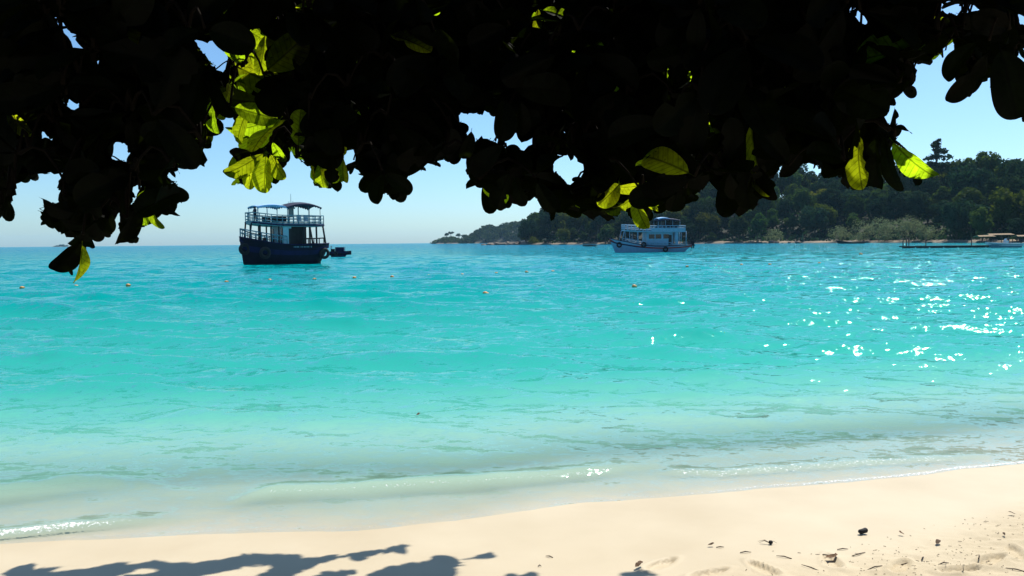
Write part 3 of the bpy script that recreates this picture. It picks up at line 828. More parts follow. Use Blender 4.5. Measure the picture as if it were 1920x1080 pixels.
def tyre(loc, axis_, label, group, Rr=0.36):
    o = MB().torus((0, 0, 0), axis_, Rr, Rr * .38, 18, 8).build("tyre_fender", M_tyre, None, True)
    o.location = loc
    return tag(o, label, "tyre", group)
def person(name, loc, rz, h, pose, label):
    """one skinned body: standing, one hand on a rail, or seated at a wheel"""
    k = h / 1.7
    J = {'pel': (0, 0, .95), 'che': (.02, 0, 1.28), 'nec': (.03, 0, 1.46), 'hea': (.05, 0, 1.60), 'top': (.05, 0, 1.68),
         'shl': (.02, .19, 1.40), 'ell': (.10, .27, 1.14), 'hal': (.30, .22, 1.05), 'fil': (.37, .21, 1.04), 'shr': (.02, -.19, 1.40), 'elr': (.08, -.27, 1.14), 'har': (.28, -.22, 1.06), 'fir': (.35, -.21, 1.05),
         'hil': (0, .10, .92), 'knl': (.02, .12, .50), 'anl': (-.02, .13, .08), 'tol': (.14, .14, .04), 'hir': (0, -.10, .92), 'knr': (.04, -.12, .50), 'anr': (0, -.13, .08), 'tor': (.16, -.14, .04)}
    if pose == 'sit':
        for n_ in J: x, y, z = J[n_]; J[n_] = (x, y, z - .45)
        J['knl'] = (.42, .12, .48); J['knr'] = (.42, -.12, .48); J['anl'] = (.44, .12, .08); J['anr'] = (.44, -.12, .08); J['tol'] = (.58, .13, .04); J['tor'] = (.58, -.13, .04)
    rad = dict(pel=.14, che=.15, nec=.06, hea=.095, top=.07, shl=.065, ell=.045, hal=.035, fil=.02, shr=.065, elr=.045, har=.035, fir=.02, hil=.095, knl=.06, anl=.042, tol=.035, hir=.095, knr=.06, anr=.042, tor=.035)
    E = [('pel', 'che'), ('che', 'nec'), ('nec', 'hea'), ('hea', 'top'), ('che', 'shl'), ('shl', 'ell'), ('ell', 'hal'), ('hal', 'fil'), ('che', 'shr'), ('shr', 'elr'), ('elr', 'har'), ('har', 'fir'),
         ('pel', 'hil'), ('hil', 'knl'), ('knl', 'anl'), ('anl', 'tol'), ('pel', 'hir'), ('hir', 'knr'), ('knr', 'anr'), ('anr', 'tor')]
    bm = bmesh.new(); lay = bm.verts.layers.skin.verify(); vs = {}
    for n_, c in J.items():
        v = bm.verts.new(Vector(c) * k); v[lay].radius = (rad[n_] * k, rad[n_] * k); vs[n_] = v
    vs['pel'][lay].use_root = True
    for a, b in E: bm.edges.new((vs[a], vs[b]))
    me = bpy.data.meshes.new(name); bm.to_mesh(me); bm.free(); me.materials.append(M_shirt)
    o = link(name, me); o.modifiers.new("skin", 'SKIN'); sb = o.modifiers.new("sub", 'SUBSURF'); sb.levels = 2; sb.render_levels = 2
    o.location = loc; o.rotation_euler = (0, 0, rz)
    hr = MB(); hr.lathe([(.001, .12), (.06, .11), (.1, .06), (.112, 0), (.10, -.06)], 12); ho = hr.build("hair", M_dark, o, True); hp = Vector(J['hea']) * k; ho.location = (hp.x - .015, hp.y, hp.z + .02)
    return tag(o, label, "person")
def chair(loc, rz, label, group):
    root = tag(empty("deck_chair", loc, rz), label, "chair", group)
    MB().box((0, 0, .44), (.46, .46, .05)).build("seat", M_plast, root)
    MB().box((-.22, 0, .72), (.04, .46, .5), Matrix.Rotation(-.15, 3, 'Y')).build("backrest", M_plast, root)
    for a in (-.19, .19):
        for b in (-.19, .19): MB().tube([(a, b, 0), (a, b, .42)], .025, 6).build("leg", M_plast, root, True)
    return root
def local_to_world(loc, rz, p, sc=(1, 1, 1)):
    p = [a * b for a, b in zip(p, sc)]
    c, s_ = math.cos(rz), math.sin(rz)
    return (loc[0] + c * p[0] - s_ * p[1], loc[1] + s_ * p[0] + c * p[1], loc[2] + p[2])

# ---- dark double-deck tour boat at anchor
c = at_z(531, 496.5); rz1 = R(180 + 38); loc1 = (c[0] - 0.5, c[1] + 1.6, 0); SC1 = (0.88, 1.0, 1.04)
b1 = tag(empty("tour_boat", loc1, rz1), "dark navy double-deck wooden tour boat with blue awning and spired mast", "boat")
b1.scale = SC1
L1, B1 = 9.0, 3.5
hb, sheer, keel, rows = make_hull(b1, L1, B1, (1.85, 2.62, 1.95, 0.6, 0.75, 0.16), M_navy, M_blue, (0.60, 0.78), rk=0.35)
def side1(t, s_, inset=0.12): return (-L1 / 2 + L1 * t + 0.28 * max(0, (t - .85) / .15), s_ * max(.05, hb(t, 1) - inset), sheer(t))
UD = 3.72
# upper deck slab follows the hull's plan and lifts a little at the bow
T = [.02 + .9 * i / 14 for i in range(15)]
def ud(t, s_, o=0.0): return (-L1 / 2 + L1 * t, s_ * (max(.35, min(hb(t, 1), B1 / 2 * .97)) + o), UD + .34 * max(0, (t - .55) / .45) ** 1.6)
sl = MB(); sl.slab([[ud(t, -1), ud(t, 0), ud(t, 1)] for t in T], .14); sl.build("upper_deck", M_teal, b1)
for s_ in (1, -1):
    MB().tube([ud(t, s_, .05) for t in T], .07, 6).build("deck_edge", M_blue, b1, True)
loop = [ud(t, 1, -.06) for t in T] + [ud(t, -1, -.06) for t in T[::-1]] + [ud(T[0], 1, -.06)]
railing(b1, loop, .92, M_teal, 34, (1.0, .66, .34), .04)
kick = MB(); kick.surf([[(p[0], p[1], p[2]) for p in loop], [(p[0], p[1], p[2] + .18) for p in loop]]); kick.build("toe_board", M_teal, b1)
for s_ in (1, -1):
    for t in (.93, .84, .72, .62):
        a = side1(t, s_); b = ud(min(t, .92), s_, -.1)
        MB().tube([(a[0], a[1], a[2] - .1), b], .085, 6).build("deck_post", M_dark, b1, True)
    for t in (.04, .13, .22, .30):
        a = side1(t, s_); b = ud(t, s_, -.1)
        MB().tube([(a[0] - (.35 if t < .1 else 0), a[1], a[2] - .1), b], .10, 6).build("deck_post", M_dark, b1, True)
    railing(b1, [side1(t, s_, .1) for t in (.52, .6, .7, .8, .88, .95, .995)], .78, M_teal, 9, (1.0, .55), .045, "bow_rail")
    railing(b1, [side1(t, s_, .1) for t in (.02, .12, .22, .32)], .55, M_dark, 4, (1.0,), .05)
cab = MB(); cab.box((0.05, 0, 2.62), (.95, 2.9, 2.15)); cab.build("cabin", M_cabin, b1)
for s_ in (1, -1):
    d = MB(); d.box((-.28, s_ * 1.47, 2.5), (.30, .05, 1.8)); d.build("cabin_door", M_dark, b1)
    w = MB(); w.box((.55, s_ * 1.15, 2.7), (.05, .4, 1.4)); w.build("window", M_glass, b1)
bulk = MB(); bulk.box((-1.45, 0, 2.65), (2.0, 1.9, 2.1)); bulk.build("engine_house", M_dark, b1)
for i, (x, y) in enumerate([(1.7, .8), (1.7, -.8), (2.5, .6), (2.5, -.6)]):
    bn = MB(); bn.box((x, y, 2.0), (.4, .9, .08)); bn.box((x, y, 1.75), (.3, .7, .45)); bn.box((x - .2, y, 2.3), (.06, .9, .5)); bn.build("bench", M_dark, b1)
awning(b1, "awning", -0.2, 3.3, 2.6, 5.42, .25, M_awnl)
awning(b1, "arched_canopy", -4.1, 0.0, 3.0, 5.42, .42, M_awnd)
for x in (-4.0, -2.6, -1.4, -.1, 1.1, 2.2, 3.2):
    for s_ in (1, -1):
        t = (x + L1 / 2) / L1; w_ = min(1.28, hb(t, 1) - .1)
        MB().tube([(x, s_ * w_, UD), (x, s_ * w_, 5.5)], .03, 6).build("awning_pole", M_teal if x > -3.9 else M_dark, b1, True)
# spired frame amidships
sp = MB()
for y in (-.5, .5):
    sp.tube([(-1.15, y, UD), (-1.15, y, 5.6)], .06, 6)
sp.box((-1.15, 0, 4.55), (.12, 1.2, .12)); sp.box((-1.15, 0, 5.35), (.16, 1.7, .14)); sp.box((-1.15, 0, 5.6), (.14, 1.3, .14))
for y, z in ((-.5, 6.05), (.5, 6.05), (0, 6.75)):
    M_ = Matrix.Translation((-1.15, y, 5.4)); sp.lathe([(.14, 0), (.16, .12), (.07, .25), (.11, .36), (.03, .5), (.02, z - 5.4)], 8, M_)
sp.add([(-1.2, -.5, 5.35), (-1.2, .5, 5.35), (-1.2, .22, 4.6), (-1.2, -.22, 4.6), (-1.1, -.5, 5.35), (-1.1, .5, 5.35), (-1.1, .22, 4.6), (-1.1, -.22, 4.6)], [(0, 1, 2, 3), (7, 6, 5, 4), (0, 3, 7, 4), (1, 5, 6, 2)])
sp.build("spired_mast", M_teal, b1)
st = MB()
for x, y in ((.9, .5), (1.5, -.5), (2.0, .4), (.2, .7)): st.box((x, y, UD + .55), (.7, .5, .5))
st.build("deck_seat", M_dark, b1)
rd = MB(); rd.box((-4.35, 0, .1), (.5, .1, 1.5)); rd.build("rudder", M_navy, b1)
lt = MB(); rg_ = random.Random(2); x = -2.6
while x < -.4:                      # a line of small painted characters, too far off to read
    w = rg_.uniform(.06, .13)
    f = (1.72 - keel((x + 4.5) / 9)) / (sheer((x + 4.5) / 9) - keel((x + 4.5) / 9))
    for s_ in (1, -1): lt.box((x, s_ * (hb((x + 4.5) / 9, min(1, f)) + .03), 1.66), (w, .012, rg_.uniform(.08, .14)))
    x += w + .06 + (.12 if rg_.random() < .15 else 0)
lt.build("name_lettering", M_teal, b1)
for (t, s_, z) in [(.97, 1, 1.5), (.80, 1, 1.15), (.03, 1, 1.0)]:
    y = hb(t, .75) + .16
    tyre(local_to_world(loc1, rz1, (-L1 / 2 + L1 * t + .3 * (t > .9), y if t < .95 else .55, z), SC1), Vector((math.sin(-rz1), math.cos(rz1), 0)), "black tyre hung as a fender on the dark double-deck boat", "tyre fenders of the dark boat", .42)
chair(local_to_world(loc1, rz1, (-2.6, .6, UD + .01), SC1), rz1 + 1.2, "white plastic chair on the upper deck of the dark boat", "chairs on the dark boat")
chair(local_to_world(loc1, rz1, (-1.9, .5, UD + .01), SC1), rz1 + 1.5, "white plastic chair on the upper deck of the dark boat", "chairs on the dark boat")
person("person", local_to_world(loc1, rz1, (3.15, .35, UD + .22), SC1), rz1 + .2, 1.6, 'stand', "person in dark clothes standing at the upper bow rail of the dark boat")

# ---- small blue boat behind its stern
c = at_z(624, 482); rz = R(4); locd = (c[0], c[1] + 3, 0)
dg = tag(empty("dinghy", (locd[0] + .15, locd[1], 0), rz), "small blue workboat lying astern of the dark double-deck boat", "boat")
make_hull(dg, 2.3, 1.2, (.55, .65, .58, .2, .9, .1), M_blue, M_navy, (.6, .8), .06)
cv = MB(); cv.box((.3, 0, .82), (1.3, .95, .62)); cv.build("canvas_cover", M_blue, dg)
cv = MB(); cv.box((-.75, 0, .7), (.5, .8, .45)); cv.build("engine_cover", M_navy, dg)
railing(dg, [(-1.0, .45, .45), (-1.0, -.45, .45)], .8, M_dark, 1, (1.0,), .03)
MB().tube([(1.05, .3, .5), (1.05, .3, 1.15)], .03, 6).build("pole", M_dark, dg, True)
dg.scale = (1.0, 1.0, 1.3)
m = MB(); m.torus((-.2, -.58, .35), (0, 1, 0), .2, .07); m.build("bumper", M_tyre, dg, True)

# ---- white and blue double-deck boat near the headland
c = at_z(1222, 473); rz2 = R(180 + 7); loc2 = (c[0], c[1] + 1.2, 0)
b2 = tag(empty("tour_boat", loc2, rz2), "white and blue double-deck tour boat anchored before the wooded headland", "boat")
L2, B2 = 13.0, 3.9
hb, sheer, keel, rows = make_hull(b2, L2, B2, (1.02, 2.45, 1.25, .6, .45, .12), M_white, M_blue, (0.74, 0.83), .14, M_red)
def side2(t, s_, inset=0.12): return (-L2 / 2 + L2 * t + 0.7 * max(0, (t - .85) / .15), s_ * max(.05, hb(t, 1) - inset), sheer(t))
UD2 = 3.65
T = [.06 + .82 * i / 14 for i in range(15)]
def ud2(t, s_, o=0.0): return (-L2 / 2 + L2 * t, s_ * (max(.6, min(hb(t, 1), B2 / 2 * .97)) + o), UD2 + .3 * max(0, (t - .5) / .4) ** 1.4)
sl = MB(); sl.slab([[ud2(t, -1), ud2(t, 0), ud2(t, 1)] for t in T], .16); sl.build("upper_deck", M_white, b2)
loop = [ud2(t, 1, -.06) for t in T] + [ud2(t, -1, -.06) for t in T[::-1]] + [ud2(T[0], 1, -.06)]
railing(b2, loop, .95, M_white, 40, (1.0, .6, .3), .045)
for s_ in (1, -1):
    pnl = MB(); pnl.surf([[ud2(t, s_, -.03) for t in T[:9]], [tuple(Vector(ud2(t, s_, -.03)) + Vector((0, 0, .5))) for t in T[:9]]]); pnl.build("side_panel", M_white, b2)
    for t in (.90, .82, .72, .63, .05, .12, .2):
        a = side2(t, s_); b = ud2(min(t, .88), s_, -.1); MB().tube([(a[0], a[1], a[2] - .1), b], .06, 6).build("deck_post", M_white, b2, True)
    railing(b2, [side2(t, s_, .1) for t in (.26, .36, .46, .56, .66, .76, .86)], .62, M_white, 12, (1.0, .5), .045)
cab = MB(); cab.box((-1.2, 0, 2.35), (4.6, 2.7, 2.5)); cab.build("cabin", M_white, b2)
for s_ in (1, -1):
    for x in (-2.4, -1.0, .2): w = MB(); w.box((x, s_ * 1.36, 2.75), (1.0, .06, .75)); w.build("window", M_glass, b2)
    d = MB(); d.box((-3.1, s_ * 1.36, 2.1), (.55, .06, 1.8)); d.build("cabin_door", M_dark, b2)
    d = MB(); d.box((-4.3, s_ * 1.4, 2.3), (.5, .3, 2.4)); d.build("locker", M_white, b2)
ld = MB()
for y in (-.25, .25): ld.tube([(1.8, 1.45 + 0 * y, 1.0), (1.35, 1.45, 3.7)], .04, 5)
for k in range(7): ld.box((1.8 - .45 * k / 7, 1.45, 1.15 + 2.5 * k / 7), (.06, .5, .05))
ld.build("ladder", M_white, b2)
awning(b2, "canopy", -5.0, -0.9, 2.9, 5.5, .35, M_awnd)
awning(b2, "awning", -3.1, -1.0, 2.5, 5.86, .22, M_awnl)
bk = MB(); bk.box((-3.4, 0, 4.6), (2.4, 1.6, 1.5)); bk.build("wheelhouse", M_dark, b2)
for x in (-4.9, -3.6, -2.3, -1.0):
    for s_ in (1, -1): MB().tube([(x, s_ * 1.3, UD2), (x, s_ * 1.3, 5.6)], .035, 6).build("awning_pole", M_white, b2, True)
pf = MB(); pf.box((-6.9, 0, 1.15), (1.6, 2.4, .16)); pf.box((-7.3, 0, 1.5), (.5, 1.6, .7)); pf.build("stern_platform", M_navy, b2)
for y in (-.5, .5): m = MB(); m.box((-7.6, y, 1.9), (.5, .35, .6)); m.box((-7.65, y, 1.2), (.2, .2, 1.2)); m.build("outboard", M_dark, b2)
for i, (x, y) in enumerate([(3.4, .6), (4.2, -.5), (2.6, -.6)]):
    bn = MB(); bn.box((x, y, 1.5), (1.0, .7, .35)); bn.build("foredeck_hatch", M_plast, b2)
for (t, z) in [(.93, 1.35), (.64, 1.35), (.34, .5)]:
    tyre(local_to_world(loc2, rz2, (-L2 / 2 + L2 * t + .3 * (t > .9), hb(t, .8) + .2, z)), Vector((math.sin(-rz2), math.cos(rz2), 0)), "black tyre hung as a fender on the white and blue boat", "tyre fenders of the white boat", .36)

# ---- floating jetty, its posts, and the motor boat beside it
YJ = 166.0
def ju(u): return (u - 960) / FPX * YJ
jt = tag(empty("floating_jetty", (ju(1690), YJ, 0)), "low dark floating jetty with mooring posts", "jetty")
wj = ju(1875) - ju(1690)
nb = 44
for i in range(nb):
    o = MB().box((wj * (i + .5) / nb, 0, .42), (wj / nb - .03, 2.2, .07)).build("plank", M_jet, jt)
m = MB()
for y in (-.95, .95): m.box((wj / 2, y, .30), (wj, .16, .22))
m.build("beam", M_jet, jt)
for i in range(7): MB().box((wj * (i + .5) / 7, 0, .08), (1.6, 2.0, .36)).build("float", M_dark, jt)
for u, h in [(1697, 2.2), (1703.5, 2.25), (1708, 2.2), (1740, 2.15), (1826, 2.1)]:
    MB().tube([(ju(u) - ju(1690), .9, -.5), (ju(u) - ju(1690), .9, h)], .09, 8).build("mooring_post", M_jet, jt, True)
YB = 160.0
sbl = ((1884 - 960) / FPX * YB, YB, 0); sbr = R(183)
sb_ = tag(empty("motor_boat", sbl, sbr), "pale open motor boat with outboard lying at the floating jetty", "boat")
make_hull(sb_, 6.2, 2.0, (.78, 1.1, .8, .3, .2, .05), M_teal, M_plast, (.86, .96), .08)
m = MB(); m.box((-.2, 0, .95), (.6, .8, .9)); m.add([(.05, -.4, 1.4), (.05, .4, 1.4), (-.15, .35, 1.8), (-.15, -.35, 1.8)], [(0, 1, 2, 3)]); m.build("console", M_plast, sb_)
m = MB(); m.box((-1.1, 0, .7), (.4, .8, .5)); m.build("seat", M_plast, sb_)
ob = MB(); ob.box((-3.3, 0, 1.35), (.5, .42, .62)); ob.tube([(-3.3, 0, 1.1), (-3.35, 0, .2), (-3.3, 0, -.3)], [.14, .1, .08], 8); ob.build("outboard", M_dark, sb_)
MB().tube([(2.7, 0, 1.0), (2.7, 0, 1.8)], .05, 6).build("bow_post", M_dark, sb_, True)
person("person", local_to_world(sbl, sbr, (-.75, 0, .40)), sbr, 1.65, 'stand', "person in dark clothes standing at the console of the motor boat")

# ---- long-tail boat and canoe by the far shore
def longtail(u, y, L, label, cat, name, cano):
    root = tag(empty(name, ((u - 960) / FPX * y, y, 0), R(182)), label, cat)
    make_hull(root, L, L * .14, (.55, 1.5 if not cano else .5, .7 if not cano else .4, .2, .2, .1), M_dark, M_jet, (.8, .92), .08)
    m = MB()
    for k in range(4): m.box((-L * .25 + L * .15 * k, 0, .5), (.25, L * .12, .05))
    m.build("thwart", M_jet, root)
    if not cano:
        MB().tube([(-L * .45, 0, 1.0), (-L * .62, 0, .4)], .06, 6).build("tiller_shaft", M_jet, root, True)
        MB().box((-L * .42, 0, 1.1), (.7, .5, .5)).build("engine", M_dark, root)
        MB().box((.8, 0, .85), (1.6, .9, .12)).build("cargo_cover", M_plast, root)
longtail(1597, 345, 12.0, "dark long-tail boat moored off the feathery shrubs", "boat", "longtail_boat", False)
longtail(1107, 320, 4.2, "small dark canoe on the water beside the white boat", "canoe", "canoe", True)

# ---- beach shelter with long thatched roofs, folded parasol
ys = 282.0
shl = tag(empty("beach_shelter", ((1875 - 960) / FPX * ys, ys, 0)), "open beach shelter with long straw-coloured roofs behind the jetty", "shelter")
for k, (x, z, w, yy) in enumerate([(-5.5, 2.75, 6.0, 0), (1.0, 3.3, 9.0, 2.5), (8.5, 2.7, 9.0, -1.5)]):
    m = MB(); m.slab([[(x - w / 2, yy - 1.9, z - .35), (x + w / 2, yy - 1.9, z - .3)], [(x - w / 2 + .5, yy, z + .1), (x + w / 2 - .5, yy, z + .16)], [(x - w / 2, yy + 1.9, z - .35), (x + w / 2, yy + 1.9, z - .3)]], .14)
    m.build("thatched_roof", M_tan, shl)
    for a in (-w / 2 + .6, 0, w / 2 - .6): MB().tube([(x + a, yy - 1.5, -.6), (x + a, yy - 1.5, z - .25)], .1, 6).build("post", M_jet, shl, True)
MB().box((2.0, 0, .55), (19, 3.4, .16)).build("platform", M_jet, shl)
p = hill_pos(1505, 5)
pr = tag(empty("folded_parasol", (p[0], p[1], p[2])), "pale folded beach parasol standing on the far beach", "parasol")
MB().tube([(0, 0, -.3), (0, 0, 4.4)], .07, 6).build("pole", M_jet, pr, True)
MB().lathe([(.95, 1.0), (.8, 1.2), (.5, 2.6), (.2, 4.0), (.04, 4.5)], 10).build("canopy", M_feather, pr, True)

# ---- buoys of the swimming area
buoy_px = [(41, 541), (143, 538), (240, 536), (424, 530), (506, 526.5), (589, 525), (664, 522), (735, 520), (804, 518), (867, 516), (930, 513.5), (987, 511), (1036, 510), (1288, 500.5), (1342, 499.5), (1390, 497), (1443, 496.5), (1536, 494)]
bprof = [(.02, -.13), (.09, -.12), (.13, -.05), (.135, .02), (.11, .09), (.06, .13), (.045, .15), (.05, .18), (.02, .19)]
bm_proto = None
for i, (u, v) in enumerate(buoy_px):
    p = at_z(u, v)
    if bm_proto is None:
        o = MB().lathe(bprof, 14, Matrix.Rotation(R(80), 4, 'Y')).build("buoy", M_orange, None, True); bm_proto = o
    else: o = bm_proto.copy(); col.objects.link(o)
    o.location = (p[0], p[1], .03); o.rotation_euler = (0, R(random.uniform(-15, 15)), random.uniform(-.6, .6)); o.scale = (.72, .72, .62)
    tag(o, "small faded orange buoy on the rope line of the swimming area", "buoy", "buoys of the swimming area")
for (u, v, s_, lab) in [(1614, 477.5, 2.0, "large orange mooring buoy floating between the white boat and the jetty"), (910, 553, 1.0, "orange buoy drifting shoreward of the buoy line"), (1189, 539, .9, "tan float drifting alone below the white boat")]:
    p = at_z(u, v); o = bm_proto.copy(); col.objects.link(o); o.location = (p[0], p[1], .05); o.scale = (s_ * .75, s_ * .7, s_ * .65); o.rotation_euler = (0, .1, .4)
    tag(o, lab, "buoy"); del o["group"]

# ------------------------------------------------------------------ the sea-almond tree over the viewer
LEAF_N = 12
_t = np.linspace(0, 1, LEAF_N)
def leaf_half(t, W):
    return W / 2 * (t ** 0.72) * ((1 - t) ** 0.40) / 0.545 + 0.004
def leaf_mesh(name, seed, nl, nw, W, fold, droop, bite=0.0):
    """one obovate leaf: stalk, folded blade with a raised midrib, wavy and sometimes bitten edge"""
    rg = np.random.default_rng(seed)
    V = []; Q = []
    ts = 1 - (1 - np.linspace(0, 1, nl)) ** 1.9
    ph = rg.uniform(0, 6.28)
    bites = [(rg.uniform(.35, .95), rg.uniform(.05, .12), rg.choice([-1, 1]), rg.uniform(.25, .6)) for _ in range(4)]
    for i, t in enumerate(ts):
        hw = leaf_half(t, W)
        for j in range(nw):
            s_ = 2 * j / (nw - 1) - 1
            h_ = hw
            for (bt, bw, bs, bd) in bites:
                if bite and s_ * bs > 0: h_ = h_ * (1 - bite * bd * math.exp(-((t - bt) / bw) ** 2))
            y = s_ * h_
            z = fold * abs(y) - droop * t * t + 0.018 * math.sin(9 * t + ph) * abs(s_) ** 2 - (0.012 if abs(s_) < .01 else 0) * (1 - t)
            V.append((0.10 + 0.90 * t, y + 0.02 * math.sin(5 * t + ph) * (1 - abs(s_)) * 0, z))
    n0 = nl * nw
    Q = [tuple(q) for q in grid_quads(nl, nw)]
    # stalk
    V += [(0, -.008, 0), (0, .008, 0), (.12, .008, -.004), (.12, -.008, -.004), (0, 0, .012), (.12, 0, .008)]
    Q += [(n0, n0 + 1, n0 + 2, n0 + 3), (n0, n0 + 3, n0 + 5, n0 + 4), (n0 + 1, n0 + 4, n0 + 5, n0 + 2)]
    return np.array(V), np.array(Q)
VAR = []
for k in range(6):
    rg = np.random.default_rng(900 + k)
    args = (rg.uniform(.48, .66), rg.uniform(.12, .45), rg.uniform(.08, .30), 0 if k < 4 else 1.0)
    VAR.append((leaf_mesh("leaf", 910 + k, 18, 9, *args), leaf_mesh("leaf", 910 + k, 9, 5, *args), args[0]))
M_leaf = leaf_mat("shaded_dark_leaf", (0.0016, 0.0026, 0.0010), (0.016, 0.027, 0.001), 0.13, 0.3, 0.45, 9.0, True)  # dark copy: canopy shade is put into the leaf colour
M_lit_leaf = leaf_mat("sunlit_yellow_green_leaf", (0.012, 0.017, 0.003), (0.44, 0.62, 0.008), 0.68, 0.4, 0.45, 9.0, True)  # bright copy: sun through the blade is put into the leaf colour

# outline of the foliage in the photograph, used to decide where leaves hang
poly_main = [(-60, -60), (-60, 420), (0, 408), (22, 405), (25, 372), (35, 367), (24, 337), (50, 338), (88, 324), (100, 318), (106, 330), (107, 358), (117, 362), (113, 380), (90, 378), (66, 385), (68, 398), (80, 412), (105, 428), (140, 436),
    (150, 450), (97, 486), (117, 522), (148, 462), (147, 530), (163, 505), (157, 475), (168, 462), (176, 440), (210, 432), (204, 400), (222, 392), (218, 465), (254, 468), (262, 418), (290, 432), (296, 392), (328, 411), (318, 388), (346, 380), (349, 358), (338, 342),
    (310, 330), (316, 314), (345, 312), (372, 311), (387, 296), (385, 270), (400, 256), (400, 240), (412, 222), (440, 212), (428, 255), (428, 264), (443, 272), (434, 300), (452, 311), (424, 328), (430, 346), (460, 346), (490, 359), (512, 343), (527, 336), (526, 312),
    (538, 277), (560, 284), (546, 292), (562, 307), (580, 306), (577, 328), (590, 344), (584, 352), (600, 358), (618, 348), (645, 346), (655, 330), (650, 318), (682, 333), (692, 345), (702, 376), (712, 356), (740, 376), (766, 362), (773, 345), (762, 330), (782, 330), (800, 310),
    (835, 306), (842, 292), (872, 301), (890, 288), (880, 262), (858, 214), (880, 210), (905, 212), (926, 202), (934, 224), (928, 250), (944, 259), (962, 248), (970, 236), (984, 250), (998, 248), (1000, 268), (984, 276), (972, 292), (968, 306), (945, 262), (895, 254), (884, 290), (868, 316), (880, 344),
    (900, 353), (905, 378), (924, 393), (942, 384), (968, 384), (986, 370), (1004, 352), (1015, 378), (1022, 392), (1046, 404), (1080, 396), (1120, 398), (1160, 408), (1172, 385), (1196, 432), (1214, 430), (1228, 396), (1250, 382), (1262, 398), (1280, 396), (1300, 372), (1312, 350), (1330, 330), (1345, 322), (1352, 374), (1400, 392), (1440, 384),
    (1446, 340), (1450, 318), (1464, 310), (1480, 334), (1498, 336), (1500, 304), (1516, 306), (1530, 320), (1560, 322), (1580, 338), (1590, 350), (1611, 353), (1613, 327), (1620, 352), (1646, 358), (1650, 325), (1660, 358), (1671, 345), (1668, 290), (1672, 262), (1700, 330), (1730, 350), (1742, 344), (1725, 310), (1684, 262), (1680, 248), (1714, 236), (1684, 232),
    (1682, 205), (1666, 232), (1655, 215), (1666, 190), (1664, 180), (1700, 178), (1720, 165), (1718, 132), (1710, 119), (1760, 119), (1776, 100), (1771, 86), (1790, 72), (1800, 72), (1797, 100), (1806, 102), (1765, 144), (1812, 141), (1787, 191), (1806, 196), (1850, 146), (1864, 131), (1870, 166), (1890, 178), (1884, 193), (1896, 196),
    (1906, 212), (1925, 222), (1980, 230), (1980, -60)]
holes = [[(115, 34), (122, 58), (139, 98), (156, 79), (134, 64)], [(50, 20), (57, 17), (67, 34), (60, 38)], [(104, 27), (113, 49), (98, 43)], [(110, 83), (117, 79), (126, 95), (112, 96)], [(182, 113), (203, 117), (187, 125)], [(205, 112), (215, 103), (227, 103), (224, 108)],
         [(112, 185), (155, 184), (136, 206)], [(75, 253), (96, 246), (104, 258), (86, 262)], [(200, 286), (229, 267), (246, 301), (222, 291)], [(96, 318), (118, 322), (107, 345)], [(247, 355), (262, 343), (252, 372), (240, 378)], [(131, 408), (150, 393), (158, 416)], [(186, 436), (190, 440), (216, 468), (220, 393), (206, 398), (211, 430)], [(255, 470), (258, 425), (264, 420), (270, 440)], [(364, 80), (385, 68), (402, 84), (419, 98), (412, 136), (405, 116), (384, 98)],
         [(1590, 2), (1626, 2), (1592, 10), (1634, 41), (1616, 43), (1600, 22)], [(1764, 14), (1776, 3), (1800, 12), (1846, 10), (1844, 17), (1790, 22), (1776, 20)], [(1908, 6), (1920, 12), (1920, 50), (1910, 40)], [(1912, 92), (1920, 88), (1920, 124), (1914, 118)], [(1044, 286), (1062, 282), (1088, 314), (1072, 342), (1052, 330), (1042, 316)],
         [(1056, 236), (1066, 240), (1060, 254)], [(1014, 285), (1022, 290), (1012, 306)], [(1262, 64), (1282, 62), (1280, 73)], [(1310, 137), (1318, 136), (1316, 150)], [(1380, 3), (1388, 1), (1388, 14)], [(640, 298), (662, 282), (668, 268), (660, 300), (650, 312)], [(1282, 292), (1294, 292), (1290, 306)], [(540, 282), (552, 280), (546, 290)]]
shadow_polys = [[(-60, 1064), (0, 1063), (87, 1052), (60, 1066), (129, 1055), (100, 1070), (168, 1064), (188, 1059), (233, 1050), (252, 1056), (324, 1041), (312, 1053), (368, 1052), (423, 1046), (463, 1035), (485, 1033), (532, 1037), (585, 1038), (560, 1046), (693, 1031), (717, 1031), (738, 1018), (762, 1019), (787, 1025), (757, 1031), (781, 1036), (740, 1042), (700, 1050), (640, 1060), (600, 1066), (560, 1074), (540, 1090), (-60, 1090)],
                [(560, 1090), (600, 1072), (670, 1064), (680, 1070), (640, 1090)], [(670, 1090), (682, 1075), (735, 1059), (797, 1050), (799, 1041), (842, 1040), (870, 1048), (910, 1035), (955, 1031), (930, 1046), (880, 1052), (864, 1057), (880, 1063), (858, 1069), (868, 1078), (846, 1090)], [(925, 1090), (932, 1077), (965, 1071), (1012, 1073), (1040, 1078), (1070, 1076), (1126, 1075), (1130, 1090)], [(1160, 1090), (1169, 1070), (1198, 1067), (1245, 1078), (1240, 1090)]]
def pin(px, py, poly):
    px = np.asarray(px, float); py = np.asarray(py, float); ins = np.zeros(px.shape, bool)
    n = len(poly)
    for i in range(n):
        x0, y0 = poly[i]; x1, y1 = poly[(i + 1) % n]
        if y0 == y1: continue
        c = (y0 > py) != (y1 > py)
        ins ^= c & (px < (x1 - x0) * (py - y0) / (y1 - y0) + x0)
    return ins
MS = 2
gxm, gym = np.meshgrid(np.arange(0, 1920, MS) + 1, np.arange(0, 1080, MS) + 1)
mask = pin(gxm, gym, poly_main)
for h in holes:
    hc = np.mean(np.array(h), 0); mask &= ~pin(gxm, gym, [tuple(hc + (np.array(p_) - hc) * 1.15) for p_ in h])
smask = np.zeros_like(mask)
for h in shadow_polys: smask |= pin(gxm, gym, h)
